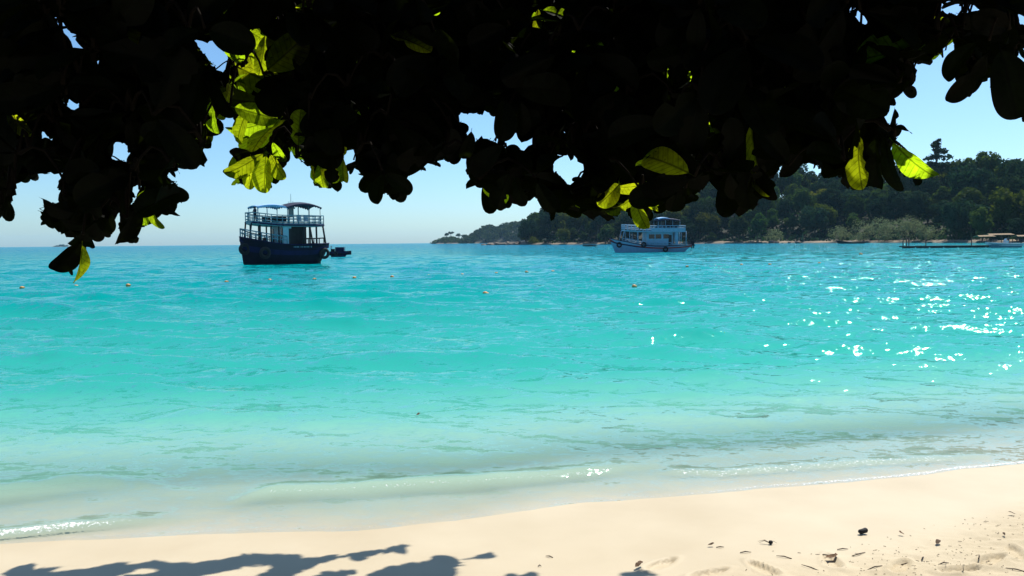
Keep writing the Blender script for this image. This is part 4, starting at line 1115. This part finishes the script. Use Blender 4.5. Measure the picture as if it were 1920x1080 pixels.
for h in [[(605, 1054), (660, 1045), (650, 1056), (610, 1062)], [(380, 1080), (440, 1069), (505, 1064), (470, 1080)], [(690, 1045), (738, 1036), (715, 1048)], [(240, 1072), (275, 1066), (300, 1068), (262, 1076)], [(770, 1066), (792, 1062), (785, 1070)]]: smask &= ~pin(gxm, gym, h)
def look(mk, u, v, outside):
    iu = np.floor(u / MS).astype(int); iv = np.floor(v / MS).astype(int)
    inb = (iu >= 0) & (iu < mk.shape[1]) & (iv >= 0) & (iv < mk.shape[0])
    r = np.full(np.shape(u), outside)
    r[inb] = mk[iv[inb], iu[inb]]
    return r
def in_foliage(P):
    """are these points hidden by, or part of, the photographed foliage, or above the frame?"""
    u, v, w = proj(P)
    ok = look(mask, u, v, True)
    ok |= (v < 0)
    ok &= ~((v > 430) & ((u < 0) | (u > 1920)))
    return ok | (w < 0.2)
def on_sand(P):
    """where the sun throws the shadow of P on the beach"""
    P = np.asarray(P); z = np.full(len(P), .15)
    for _ in range(3):
        G = P - SUN[None, :] * ((P[:, 2] - z) / SUN[2])[:, None]
        z = seabed(G[:, 0], G[:, 1]) * (G[:, 1] < yshore(G[:, 0]))
    return G
def shade_ok(P, margin=0):
    G = on_sand(P); u, v, w = proj(G)
    infr = (w > .2) & (u > -20) & (u < 1940) & (v < 1084)
    return ~infr | look(smask, u, np.minimum(v, 1079), False)
OUT_T = np.array([0, .12, .3, .5, .7, .85, .95, 1, .95, .85, .7, .5, .3, .12])
OUT_S = np.array([0, 1, 1, 1, 1, 1, 1, 0, -1, -1, -1, -1, -1, -1])
INT_T = np.concatenate([OUT_T, np.repeat([.15, .3, .45, .6, .75, .9], 5), [-.11]]); INT_S = np.concatenate([OUT_S, np.tile([-.7, -.35, 0, .35, .7], 6), [0]])
_hint = None
def filled(P, d, s_, L, W):
    hw = leaf_half(np.clip(INT_T, 0, 1), W) * INT_S
    return P + L * ((.1 + .9 * INT_T)[:, None] * d + hw[:, None] * s_)
def frame_of(d, nrm):
    d = d / np.linalg.norm(d); s_ = np.cross(nrm, d); s_ /= np.linalg.norm(s_) + 1e-9
    return d, s_, np.cross(d, s_)
def outline(P, d, s_, L, W):
    return P + L * ((.1 + .9 * OUT_T)[:, None] * d + (OUT_S * leaf_half(OUT_T, W))[:, None] * s_)
cov = np.zeros((270, 480), np.int16)
mask4 = mask[1::2, 1::2][:270, :480]
def raster(o, add=1):
    u, v, w = proj(o)
    if np.any(w < .2): return 0
    x0, x1 = int(max(0, u.min() // 4)), int(min(479, u.max() // 4 + 1)); y0, y1 = int(max(0, v.min() // 4)), int(min(269, v.max() // 4 + 1))
    if x0 >= x1 or y0 >= y1: return 0
    gx_, gy_ = np.meshgrid(np.arange(x0, x1 + 1) * 4 + 2, np.arange(y0, y1 + 1) * 4 + 2)
    k = pin(gx_, gy_, list(zip(u, v)))
    new = int((k & (cov[y0:y1 + 1, x0:x1 + 1] == 0)).sum())
    cov[y0:y1 + 1, x0:x1 + 1] += k * add
    return new
crg = np.random.default_rng(21)
leaves = []          # (P, d, s, n, L, variant, lit_copy, seen)
lit_rays = []
def put(P, d, s_, n_, L, var, lit_copy, force=False, seen_bonus=0):
    o = outline(P, d, s_, L, VAR[var][2])
    seen = raster(o)
    leaves.append((P, d, s_, n_, L, var, lit_copy, seen + seen_bonus))
# --- leaves that can be told apart in the photograph: stalk pixel, tip pixel, distance, turn, bright sunlit copy
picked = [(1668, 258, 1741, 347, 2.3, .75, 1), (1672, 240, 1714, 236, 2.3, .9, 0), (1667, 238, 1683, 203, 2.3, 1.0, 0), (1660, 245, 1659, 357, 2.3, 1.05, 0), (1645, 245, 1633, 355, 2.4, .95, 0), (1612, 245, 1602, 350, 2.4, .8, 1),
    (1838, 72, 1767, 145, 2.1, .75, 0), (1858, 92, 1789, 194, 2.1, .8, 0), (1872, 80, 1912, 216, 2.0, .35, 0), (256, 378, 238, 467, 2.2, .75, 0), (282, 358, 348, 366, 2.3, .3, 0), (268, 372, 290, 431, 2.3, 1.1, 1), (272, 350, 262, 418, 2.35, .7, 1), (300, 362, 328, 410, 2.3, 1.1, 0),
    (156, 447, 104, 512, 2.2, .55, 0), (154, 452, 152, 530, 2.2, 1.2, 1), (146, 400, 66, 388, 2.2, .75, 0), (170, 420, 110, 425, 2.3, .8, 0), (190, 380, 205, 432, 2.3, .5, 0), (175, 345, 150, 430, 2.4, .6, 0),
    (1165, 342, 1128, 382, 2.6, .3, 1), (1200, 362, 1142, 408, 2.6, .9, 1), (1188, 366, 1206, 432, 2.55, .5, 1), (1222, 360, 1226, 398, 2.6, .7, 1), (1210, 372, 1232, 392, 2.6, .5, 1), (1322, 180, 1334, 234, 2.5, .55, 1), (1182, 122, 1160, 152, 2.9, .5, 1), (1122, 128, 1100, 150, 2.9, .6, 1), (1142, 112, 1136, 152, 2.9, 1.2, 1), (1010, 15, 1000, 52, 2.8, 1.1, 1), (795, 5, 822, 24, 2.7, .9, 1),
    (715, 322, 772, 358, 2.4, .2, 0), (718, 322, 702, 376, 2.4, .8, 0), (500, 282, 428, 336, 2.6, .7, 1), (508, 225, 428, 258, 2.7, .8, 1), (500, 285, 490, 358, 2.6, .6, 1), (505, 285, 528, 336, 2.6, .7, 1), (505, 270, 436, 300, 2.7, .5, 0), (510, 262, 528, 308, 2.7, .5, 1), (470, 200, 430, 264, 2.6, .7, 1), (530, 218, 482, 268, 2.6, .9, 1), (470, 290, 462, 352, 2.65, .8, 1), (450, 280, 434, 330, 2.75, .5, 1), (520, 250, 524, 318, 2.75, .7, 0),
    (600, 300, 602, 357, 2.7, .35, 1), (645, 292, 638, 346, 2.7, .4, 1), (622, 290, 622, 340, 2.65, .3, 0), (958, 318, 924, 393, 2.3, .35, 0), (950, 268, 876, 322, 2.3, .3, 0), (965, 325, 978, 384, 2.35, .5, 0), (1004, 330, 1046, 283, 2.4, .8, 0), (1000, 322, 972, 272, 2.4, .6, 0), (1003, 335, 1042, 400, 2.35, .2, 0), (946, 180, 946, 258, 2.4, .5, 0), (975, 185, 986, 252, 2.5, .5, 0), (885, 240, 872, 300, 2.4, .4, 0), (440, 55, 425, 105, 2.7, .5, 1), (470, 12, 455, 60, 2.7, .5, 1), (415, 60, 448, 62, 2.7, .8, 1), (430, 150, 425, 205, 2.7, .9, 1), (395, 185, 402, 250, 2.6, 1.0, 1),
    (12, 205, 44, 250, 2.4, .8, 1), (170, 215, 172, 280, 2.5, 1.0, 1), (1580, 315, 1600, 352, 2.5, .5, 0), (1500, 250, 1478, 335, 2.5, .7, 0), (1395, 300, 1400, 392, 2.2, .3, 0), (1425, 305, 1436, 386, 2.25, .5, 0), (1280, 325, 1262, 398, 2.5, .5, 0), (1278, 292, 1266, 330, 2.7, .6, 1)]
for (u0, v0, u1, v1, dist, turn, lit_copy) in picked:
    A = at_y(u0, v0, dist); B = at_y(u1, v1, dist + crg.uniform(-.06, .06)); d = B - A; L = np.linalg.norm(d) / .99
    toc = CAM - A; toc = toc - d * (toc @ d) / (d @ d); toc /= np.linalg.norm(toc)
    dn = d / np.linalg.norm(d); side = np.cross(dn, toc); sg = crg.choice([-1, 1])
    nrm = toc * math.cos(turn) + side * math.sin(turn) * sg
    if lit_copy and nrm @ SUN < 0 and (toc * math.cos(turn) - side * math.sin(turn) * sg) @ SUN * -1 > (nrm @ SUN) * -1: nrm = toc * math.cos(turn) - side * math.sin(turn) * sg
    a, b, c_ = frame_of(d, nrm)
    put(A, a, b, c_, L, int(crg.integers(6)), lit_copy, seen_bonus=200)
    if lit_copy: lit_rays.append(A + d * .6)
centres = [at_y(u, v, d) for (u, v, d) in [(1668, 245, 2.3), (1855, 75, 2.1), (262, 355, 2.3), (155, 440, 2.2), (1200, 355, 2.6), (505, 270, 2.65), (620, 295, 2.7), (955, 295, 2.35), (1003, 332, 2.38), (716, 318, 2.4)]]
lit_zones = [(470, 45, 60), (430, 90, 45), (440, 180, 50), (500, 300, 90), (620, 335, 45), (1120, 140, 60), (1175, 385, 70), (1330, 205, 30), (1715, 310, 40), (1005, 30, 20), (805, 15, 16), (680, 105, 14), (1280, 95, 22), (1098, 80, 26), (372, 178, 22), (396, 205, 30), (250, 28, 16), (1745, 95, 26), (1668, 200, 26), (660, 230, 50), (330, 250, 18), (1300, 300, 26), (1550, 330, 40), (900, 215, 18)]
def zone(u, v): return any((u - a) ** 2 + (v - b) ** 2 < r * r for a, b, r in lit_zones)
# small sunlit leaves of the outer shell, seen in pieces through the darker ones
for (zu, zv, zr) in lit_zones:
    for _ in range(3 + int(zr / 9)):
        a_ = crg.uniform(0, 6.28); r_ = zr * math.sqrt(crg.random()); dist = crg.uniform(2.7, 3.6)
        A = at_y(zu + r_ * math.cos(a_), zv + r_ * math.sin(a_) - 14, dist)
        d = np.array([crg.normal() * .7, crg.normal() * .3, -abs(crg.normal()) - .1]); nrm = crg.normal(size=3) * .35 + np.array([0, -.6, 0]) + SUN * .35
        a, b, c_ = frame_of(d, nrm); L = crg.uniform(.09, .15); var = int(crg.integers(6))
        o = filled(A, a, b, L, VAR[var][2])
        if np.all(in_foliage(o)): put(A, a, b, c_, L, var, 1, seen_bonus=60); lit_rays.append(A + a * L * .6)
lit_rays = np.array(lit_rays)
# --- rosettes of leaves fill the rest of the canopy
def clear_of_rays(P, r):
    q = P[None, :] - lit_rays; t = q @ SUN
    dd = np.linalg.norm(q - t[:, None] * SUN, axis=1)
    return not np.any((t > .02) & (dd < r))
mask_in = mask4.copy()
for _ in range(2):
    mm_ = mask_in.copy()
    mm_[1:] &= mask_in[:-1]; mm_[:-1] &= mask_in[1:]; mm_[:, 1:] &= mask_in[:, :-1]; mm_[:, :-1] &= mask_in[:, 1:]; mask_in = mm_
def uncovered(k, inner=False):
    m = (mask_in if inner or k > 1 else mask4) & (cov < k)
    return np.argwhere(m)
def rosette_at(u, v, dist, nleaf, Lr, tries=9, face=True):
    C = at_y(u, v, dist)
    got = 0
    for _ in range(nleaf):
        for t in range(tries):
            d = crg.normal(size=3); d[2] = d[2] * .6 - .45; d[1] *= .8; d /= np.linalg.norm(d)
            nrm = crg.normal(size=3) * .5 + (np.array([0, -.75, .35]) if face else np.array([0, -.25, .75]))
            a, b, c_ = frame_of(d, nrm)
            L = Lr * crg.uniform(.8, 1.15); var = int(crg.integers(6))
            o = outline(C, a, b, L, VAR[var][2])
            inf = in_foliage(filled(C, a, b, L, VAR[var][2]))
            if np.all(inf) and clear_of_rays(C + a * L * .55, .075) and (C[1] - (C[2] - .5) * .55 < 3.4 or np.all(shade_ok(o[[0, 4, 7, 10]]))):
                lit_copy = 1 if (zone(u, v) and crg.random() < (.35 if u < 700 else .12)) else (1 if crg.random() < .006 else 0)
                put(C, a, b, c_, L, var, lit_copy); got += 1
                break
    if got: centres.append(C)
    return got
for layer in (1, 2, 3):
    for it in range(1150):
        un = uncovered(layer)
        if len(un) < 40: break
        y_, x_ = un[crg.integers(len(un))]
        u, v = x_ * 4 + 2 + crg.uniform(-20, 20), y_ * 4 + 2 - crg.uniform(0, 40)
        if zone(u, v) and crg.random() < (.7 if layer > 1 else .5): continue
        frac = it / 1150
        dist = (2.15 + 1.2 * crg.random() + (.35 if 400 < u < 1250 else 0)) if layer == 1 else 2.8 + 2.0 * crg.random()
        rosette_at(u, v, dist, 3 if frac < .5 else 2, .20 if frac < .3 else .165 if frac < .65 else .13, 9 if layer == 1 else 5, layer == 1)
# single leaves close what is left open
for it in range(1400):
    un = uncovered(1, True)
    if len(un) < 25: break
    y_, x_ = un[crg.integers(len(un))]
    rosette_at(x_ * 4 + 2 + crg.uniform(-12, 12), y_ * 4 + 2 + crg.uniform(-14, 8), crg.uniform(2.6, 4.4), 1, crg.uniform(.12, .18), 14)
n_seen = len(leaves)
SEEN_CUT = [i for i in range(n_seen)]
# --- crown leaves added towards the sun to shade the dark ones in view
def hang(C, L, var=None, up=SUN, wob=.5):
    nrm = up + crg.normal(size=3) * wob; d = np.cross(nrm, crg.normal(size=3)); d[2] -= .15
    a, b, c_ = frame_of(d, nrm)
    return C - a * L * .55, a, b, c_
def many(C, Ls, up, wob, ray_r, thr=1.0, limit=None):
    """hang a batch of leaves, keeping those out of the open sky, off the sunlit sand and out of the sunlit leaves' light"""
    n = len(C)
    nrm = up + crg.normal(size=(n, 3)) * wob; d = np.cross(nrm, crg.normal(size=(n, 3))); d[:, 2] -= .15
    d /= np.linalg.norm(d, axis=1)[:, None]; b = np.cross(nrm, d); b /= np.linalg.norm(b, axis=1)[:, None] + 1e-9; c_ = np.cross(d, b)
    P2 = C - d * Ls[:, None] * .55
    var = crg.integers(0, 6, n); W = np.array([v[2] for v in VAR])[var]
    hw = leaf_half(np.clip(INT_T, 0, 1), 1.0)[None, :] * W[:, None] * INT_S[None, :]
    O = P2[:, None, :] + Ls[:, None, None] * ((.1 + .9 * INT_T)[None, :, None] * d[:, None, :] + hw[:, :, None] * b[:, None, :])
    ok = np.all(in_foliage(O.reshape(-1, 3)).reshape(n, -1), 1) & (np.mean(shade_ok(O.reshape(-1, 3)).reshape(n, -1), 1) >= thr)
    q = C[:, None, :] - lit_rays[None]; t = q @ SUN; dd = np.linalg.norm(q - t[..., None] * SUN, axis=2)
    ok &= ~np.any((t > .02) & (dd < ray_r), 1)
    idx = np.nonzero(ok)[0][:limit]
    for k in idx: leaves.append((P2[k], d[k], b[k], c_[k], Ls[k], int(var[k]), 0, 0))
    return len(idx), O[idx]
base = [(l[0] + l[1] * l[4] * f) for l in leaves[:n_seen] if not l[6] for f in (.3, .55, .8)]
base = np.array(base)
many(base + crg.normal(size=base.shape) * .04 + SUN * crg.uniform(.3, 1.9, (len(base), 1)), crg.uniform(.18, .25, len(base)), SUN, .5, .13)
# --- the outer boughs whose shadow lies on the sand
sv, su = np.nonzero(smask)
sun_cov = np.zeros_like(smask)
ns = 0
for it in range(5200):
    k = crg.integers(len(su)); u, v = su[k] * MS, sv[k] * MS
    if sun_cov[min(539, int(v) // MS), min(959, int(u) // MS)] and crg.random() < .8: continue
    G = at_z(u, v, .1); G = at_z(u, v, float(seabed(G[0], G[1])))
    C = G + SUN * (crg.uniform(2.3, 3.5) / SUN[2])
    Ls = crg.uniform(.13, .24); v_ = int(crg.integers(6)); P2, a, b, c_ = hang(C, Ls, wob=.35)
    o = outline(P2, a, b, Ls, VAR[v_][2])
    if not np.all(in_foliage(filled(P2, a, b, Ls, VAR[v_][2]))) or not clear_of_rays(C, .1): continue
    if np.mean(shade_ok(o)) < .93: continue
    leaves.append((P2, a, b, c_, Ls, v_, 0, 0)); ns += 1
    gu, gv, _ = proj(on_sand(o)); 
    x0, x1, y0, y1 = int(max(0, gu.min() // MS)), int(min(959, gu.max() // MS)), int(max(0, gv.min() // MS)), int(min(539, gv.max() // MS))
    if x1 > x0 and y1 > y0:
        gx_, gy_ = np.meshgrid(np.arange(x0, x1 + 1) * MS, np.arange(y0, y1 + 1) * MS)
        sun_cov[y0:y1 + 1, x0:x1 + 1] |= pin(gx_, gy_, list(zip(gu, gv)))
    if ns > 700: break
# --- the rest of the crown, overhead and behind the viewer
TR = np.array([-2.3, -2.4, 0]); TR[2] = float(seabed(TR[0], TR[1]))
th = crg.uniform(0, 2 * math.pi, 16000); r = 6.4 * np.sqrt(crg.random(16000))
C = np.stack([TR[0] + 1.5 + r * np.cos(th), TR[1] + 1.2 + r * np.sin(th), 2.9 + crg.random(16000) ** 1.3 * 2.8 * (1.05 - (r / 6.8) ** 2) + .25 * (r < 2)], 1)
na, _ = many(C, crg.uniform(.22, .32, 16000), np.array([0, 0, 1.0]), .5, .16, 1.0, 6500)
print("LEAVES", n_seen, ns, na, "open", len(uncovered(1)))

tree = tag(empty("sea_almond_tree", tuple(TR)), "large-leaved shade tree whose dark branches hang over the beach", "tree")
inv = -TR
# wood: trunk, limbs, boughs and twigs down to the leaf rosettes
def curve_pts(a, b, sag, n=7, seed=0):
    rg = random.Random(seed); a = Vector(a); b = Vector(b); out = []
    for i in range(n):
        t = i / (n - 1); p = a.lerp(b, t); p.z += sag * math.sin(math.pi * t)
        w = math.sin(math.pi * t) * .12; out.append(p + Vector((rg.uniform(-w, w), rg.uniform(-w, w), rg.uniform(-w, w))))
    return out
M_almond = simple_mat("almond_bark", (0.010, 0.008, 0.006), 0.95, 0.4, 7.0, bump=0.8, spec=0.05)
tk = MB(); tk.tube([(0, 0, -.4), (.03, .02, .3), (.1, .05, 1.2), (.12, .12, 2.2), (.2, .2, 3.2), (.3, .3, 4.4), (.5, .5, 5.4)], [.34, .24, .2, .18, .15, .1, .03], 14)
tk.build("trunk", M_almond, tree, True)
nodes = []
fork = [Vector((.12, .12, 2.4)), Vector((.16, .16, 2.9)), Vector((.22, .22, 3.4))]
ends = [(-3.2, 5.0, 3.75), (-1.5, 5.9, 3.95), (-.1, 6.6, 4.0), (1.3, 6.4, 3.95), (2.4, 5.2, 3.8), (3.3, 3.6, 3.7), (-4.6, 2.4, 3.7), (4.2, .5, 3.7), (-6, -1, 3.6), (1.5, -5, 3.7), (-3.5, -6, 3.6), (.6, 3.2, 4.4)]
for i, e in enumerate(ends):
    pts = curve_pts(fork[i % 3], Vector(e) - Vector(TR), .25, 9, i)
    lb = MB(); lb.tube(pts, [.11 * (1 - k / 9.5) + .012 for k in range(9)], 9); lo = lb.build("limb", M_almond, tree, True)
    nodes += [np.array(p) + TR for p in pts[2:]]
nodes = np.array(nodes)
cs = sorted(centres, key=lambda c: -c[2])
tips = list(nodes); ntw = 0
tw_all = MB()
for i, C in enumerate(cs):
    Q = np.array(tips); dd = np.linalg.norm(Q - C, axis=1) + (Q[:, 2] < C[2] - .02) * 3
    for j in np.argsort(dd)[:6]:
        seg = np.array([C + (Q[j] - C) * t for t in np.linspace(0, 1, 12)]); seg[:, 2] += .06 * np.sin(np.linspace(0, math.pi, 12))
        if np.all(in_foliage(seg)):
            r1 = .011 if dd[j] > .5 else .006
            tgt = MB() if i % 6 == 0 and dd[j] > .25 else tw_all
            tgt.tube([tuple(np.array(seg[k]) - TR) for k in (11, 8, 5, 2, 0)], [r1, r1 * .85, r1 * .7, r1 * .55, .004], 6)
            if tgt is not tw_all: tgt.build("bough", M_almond, tree, True)
            tips.append(C); break
o = tw_all.build("twigs", M_almond, tree, True); o["kind"] = "stuff"
# the leaves: the 300 that show largest are parts of their own, the rest is one mass
idb = np.full((270, 480), -1, np.int32)
vis = np.zeros(len(leaves))
mids = np.array([l[0] + l[1] * l[4] * .55 for l in leaves]); dm = np.linalg.norm(mids - CAM, axis=1); pu, pv_, pw = proj(mids)
for i in np.argsort(dm):
    if pw[i] < .3 or not (-150 < pu[i] < 2070 and -150 < pv_[i] < 700): continue
    l = leaves[i]; u, v, w = proj(outline(l[0], l[1], l[2], l[4], VAR[l[5]][2]))
    x0, x1 = int(max(0, u.min() // 4)), int(min(479, u.max() // 4 + 1)); y0, y1 = int(max(0, v.min() // 4)), int(min(269, v.max() // 4 + 1))
    if x0 >= x1 or y0 >= y1: continue
    gx_, gy_ = np.meshgrid(np.arange(x0, x1 + 1) * 4 + 2, np.arange(y0, y1 + 1) * 4 + 2)
    k = pin(gx_, gy_, list(zip(u, v))) & (idb[y0:y1 + 1, x0:x1 + 1] < 0)
    idb[y0:y1 + 1, x0:x1 + 1][k] = i; vis[i] = k.sum()
order = sorted(range(len(leaves)), key=lambda i: -vis[i] - (40 if leaves[i][6] and vis[i] > 3 else 0))
own = set(order[:300])
lm = {}
def leafco(me, V):
    at = me.attributes.new('leafco', 'FLOAT_VECTOR', 'POINT'); at.data.foreach_set('vector', np.asarray(V, np.float32).ravel())
for k in range(6):
    for y_ in (0, 1):
        V, Q = VAR[k][0]; me = np_mesh("leaf", V, Q); leafco(me, V); me.materials.append(M_lit_leaf if y_ else M_leaf); lm[(k, y_)] = me
acc = {0: ([], [], 0, []), 1: ([], [], 0, [])}
for i, (P, d, s_, n_, L, var, lit_copy, seen) in enumerate(leaves):
    if i in own:
        o = link("leaf", lm[(var, lit_copy)], None, tree)
        Pl = P - TR
        o.matrix_local = Matrix(((d[0] * L, s_[0] * L, n_[0] * L, Pl[0]), (d[1] * L, s_[1] * L, n_[1] * L, Pl[1]), (d[2] * L, s_[2] * L, n_[2] * L, Pl[2]), (0, 0, 0, 1)))
    else:
        V, Q = VAR[var][1]; vs, qs, n0, cs_ = acc[lit_copy]; cs_.append(V)
        vs.append((P - TR) + L * (V[:, :1] * d + V[:, 1:2] * s_ + V[:, 2:3] * n_)); qs.append(Q + n0); acc[lit_copy] = (vs, qs, n0 + len(V), cs_)
for y_ in (0, 1):
    vs, qs, n0, cs_ = acc[y_]
    if vs:
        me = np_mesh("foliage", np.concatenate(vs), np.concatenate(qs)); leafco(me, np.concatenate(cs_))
        o = link("foliage" if not y_ else "sunlit_foliage", me, M_lit_leaf if y_ else M_leaf, tree); o["kind"] = "stuff"  # second mass holds the leaves in the bright sunlit colour

# ------------------------------------------------------------------ things washed up on the sand
M_brown = simple_mat("dead_leaf_brown", (0.10, 0.055, 0.025), 0.85, 0.4, 20.0, objvar=0.4)
M_twig = simple_mat("driftwood", (0.07, 0.05, 0.035), 0.9, 0.4, 15.0)
def on_beach(u, v):
    p = at_z(u, v, .1)
    for _ in range(3): p = at_z(u, v, float(sand_height(np.array([p[0]]), np.array([p[1]]))[0]))
    return p
def dead_leaf(u, v, L, rz, label, lift=.012):
    p = on_beach(u, v); V, Q = leaf_mesh("l", int(u), 9, 5, .5, .5, -.25, .6)
    V = V.copy(); V[:, 2] += .06 * np.sin(V[:, 0] * 9 + u)
    o = link("fallen_leaf", np_mesh("fallen_leaf", V, Q), M_brown); o.location = (p[0], p[1], p[2] + lift); o.scale = (L * .66, L * .66, L * .4); o.rotation_euler = (R(6), R(-2), rz)
    return tag(o, label, "leaf")
dead_leaf(1326, 1026, .075, .4, "small curled brown leaf lying alone at the edge of the dry sand")
dead_leaf(1696, 1006, .07, 1.9, "small brown leaf on the smooth sand past the driftwood chunk")
dead_leaf(1906, 967, .075, 2.5, "brown leaf lying on smooth sand closest to the waterline")
dead_leaf(1755, 1024, .10, .8, "ragged brown leaf among the twigs on the churned sand")
dead_leaf(1545, 1050, .13, .2, "dark crumpled leaf in a shallow hollow of the churned sand")
dead_leaf(1190, 1070, .12, .9, "dark leaf at the rim of the tree's shadow by the footprints", .02)
dead_leaf(1884, 1008, .06, 1.2, "tiny brown leaf above the churned sand near a shoe print")
dead_leaf(780, 848, .12, .9, "brown leaf floating in the clear shallows") .location.z = .02
# chunk of charred driftwood
p = on_beach(1618, 1002); m = MB(); m.tube([(-.028, 0, 0), (-.022, 0, .004), (.0, .003, .006), (.024, 0, .012), (.03, 0, .012)], [.012, .017, .016, .017, .012], 9)
o = m.build("driftwood_chunk", M_tyre, None, True); o.location = (p[0], p[1], p[2] + .014); o.rotation_euler = (0, 0, .3)
tag(o, "short black driftwood chunk on the smooth sand", "driftwood")
# seed sprig
p = on_beach(1442, 1021); root = tag(empty("seed_sprig", tuple(p)), "dark seed pod with thin dry stalks on the sand", "sprig")
MB().lathe([(.001, -.014), (.012, -.008), (.014, 0), (.01, .01), (.001, .014)], 8, Matrix.Translation((.01, 0, .014)) @ Matrix.Rotation(1.2, 4, 'Y')).build("pod", M_tyre, root, True)
for k, (a, L) in enumerate([(2.6, .07), (2.9, .06), (2.3, .06), (.1, .05)]):
    MB().tube([(0, 0, .012), (math.cos(a) * L * .5, math.sin(a) * L * .5, .022), (math.cos(a) * L, math.sin(a) * L, .008)], [.002, .0016, .0008], 5).build("stalk", M_brown, root, True)
# twigs one can pick out
rr = random.Random(31)
for (u, v, L, a) in [(1610, 1040, .12, .5), (1545, 1042, .10, 2.9), (1580, 1031, .07, .1), (1470, 1046, .09, 2.6), (1700, 1058, .10, .4), (1835, 1045, .08, 1.0), (1875, 1040, .10, 2.9), (1770, 1058, .07, .3), (1520, 1066, .12, 2.2), (1640, 1066, .13, .5), (1398, 1037, .07, .1), (1350, 1027, .05, .1), (1730, 1048, .06, .9), (1905, 1070, .10, 2.5), (1030, 1045, .05, 2.6), (1012, 1063, .02, 0)]:
    p = on_beach(u, v); c_, s_ = math.cos(a), math.sin(a)
    o = MB().tube([(-L / 2 * c_, -L / 2 * s_, .004), (0, rr.uniform(-.008, .008), .009), (L / 2 * c_, L / 2 * s_, .004)], [.0025, .0035, .0015], 6).build("twig", M_twig, None, True)
    o.location = tuple(p); tag(o, "thin dark twig on the churned dry sand", "twig", "twigs on the beach")
# crumbs of dry plant litter
rg = np.random.default_rng(17)
P = []; 
while len(P) < 800:
    x, y = rg.uniform(.2, 4.2), rg.uniform(3.7, 5.6)
    if rg.random() > dryness(np.array([x]), np.array([y]))[0] * (0.25 + 2.2 * max(0, fbm(np.array([x * 2.2]), np.array([y * 2.2]), 55)[0] + .12)): continue
    P.append((x, y))
P = np.array(P); z = sand_height(P[:, 0], P[:, 1]) + .002
V = []; Q = []
for (x, y), zz in zip(P, z):
    a = rg.uniform(0, 3.14); L = rg.uniform(.002, .013) * rg.uniform(.4, 1); w = rg.uniform(.0007, .0018); c_, s_ = math.cos(a), math.sin(a); k = len(V)
    for e in (0, .0015):
        V += [(x - c_ * L - s_ * w, y - s_ * L + c_ * w, zz + e), (x - c_ * L + s_ * w, y - s_ * L - c_ * w, zz + e), (x + c_ * L + s_ * w, y + s_ * L - c_ * w, zz + e), (x + c_ * L - s_ * w, y + s_ * L + c_ * w, zz + e)]
    Q += [(k + 4, k + 5, k + 6, k + 7), (k, k + 1, k + 5, k + 4), (k + 1, k + 2, k + 6, k + 5), (k + 2, k + 3, k + 7, k + 6), (k + 3, k, k + 4, k + 7)]
tag(link("plant_litter", np_mesh("plant_litter", np.array(V), np.array(Q), False), M_twig), "dark crumbs of dry plant litter on the churned sand", "litter", kind="stuff")

# ------------------------------------------------------------------ sea air
hz = MB().box((0, 0, 34.5), (12900, 12900, 95)).build("haze", None or M_twig, None)
m, nt, out = new_mat("sea_air")
pv = N(nt, "ShaderNodeVolumePrincipled")
pv.inputs["Color"].default_value = (0.50, 0.80, 1.0, 1); pv.inputs["Density"].default_value = 0.00005; pv.inputs["Anisotropy"].default_value = 0.0
nt.links.new(pv.outputs[0], out.inputs["Volume"])
hz.data.materials[0] = m
tag(hz, "thin bluish sea haze over the bay", "haze", kind="stuff")
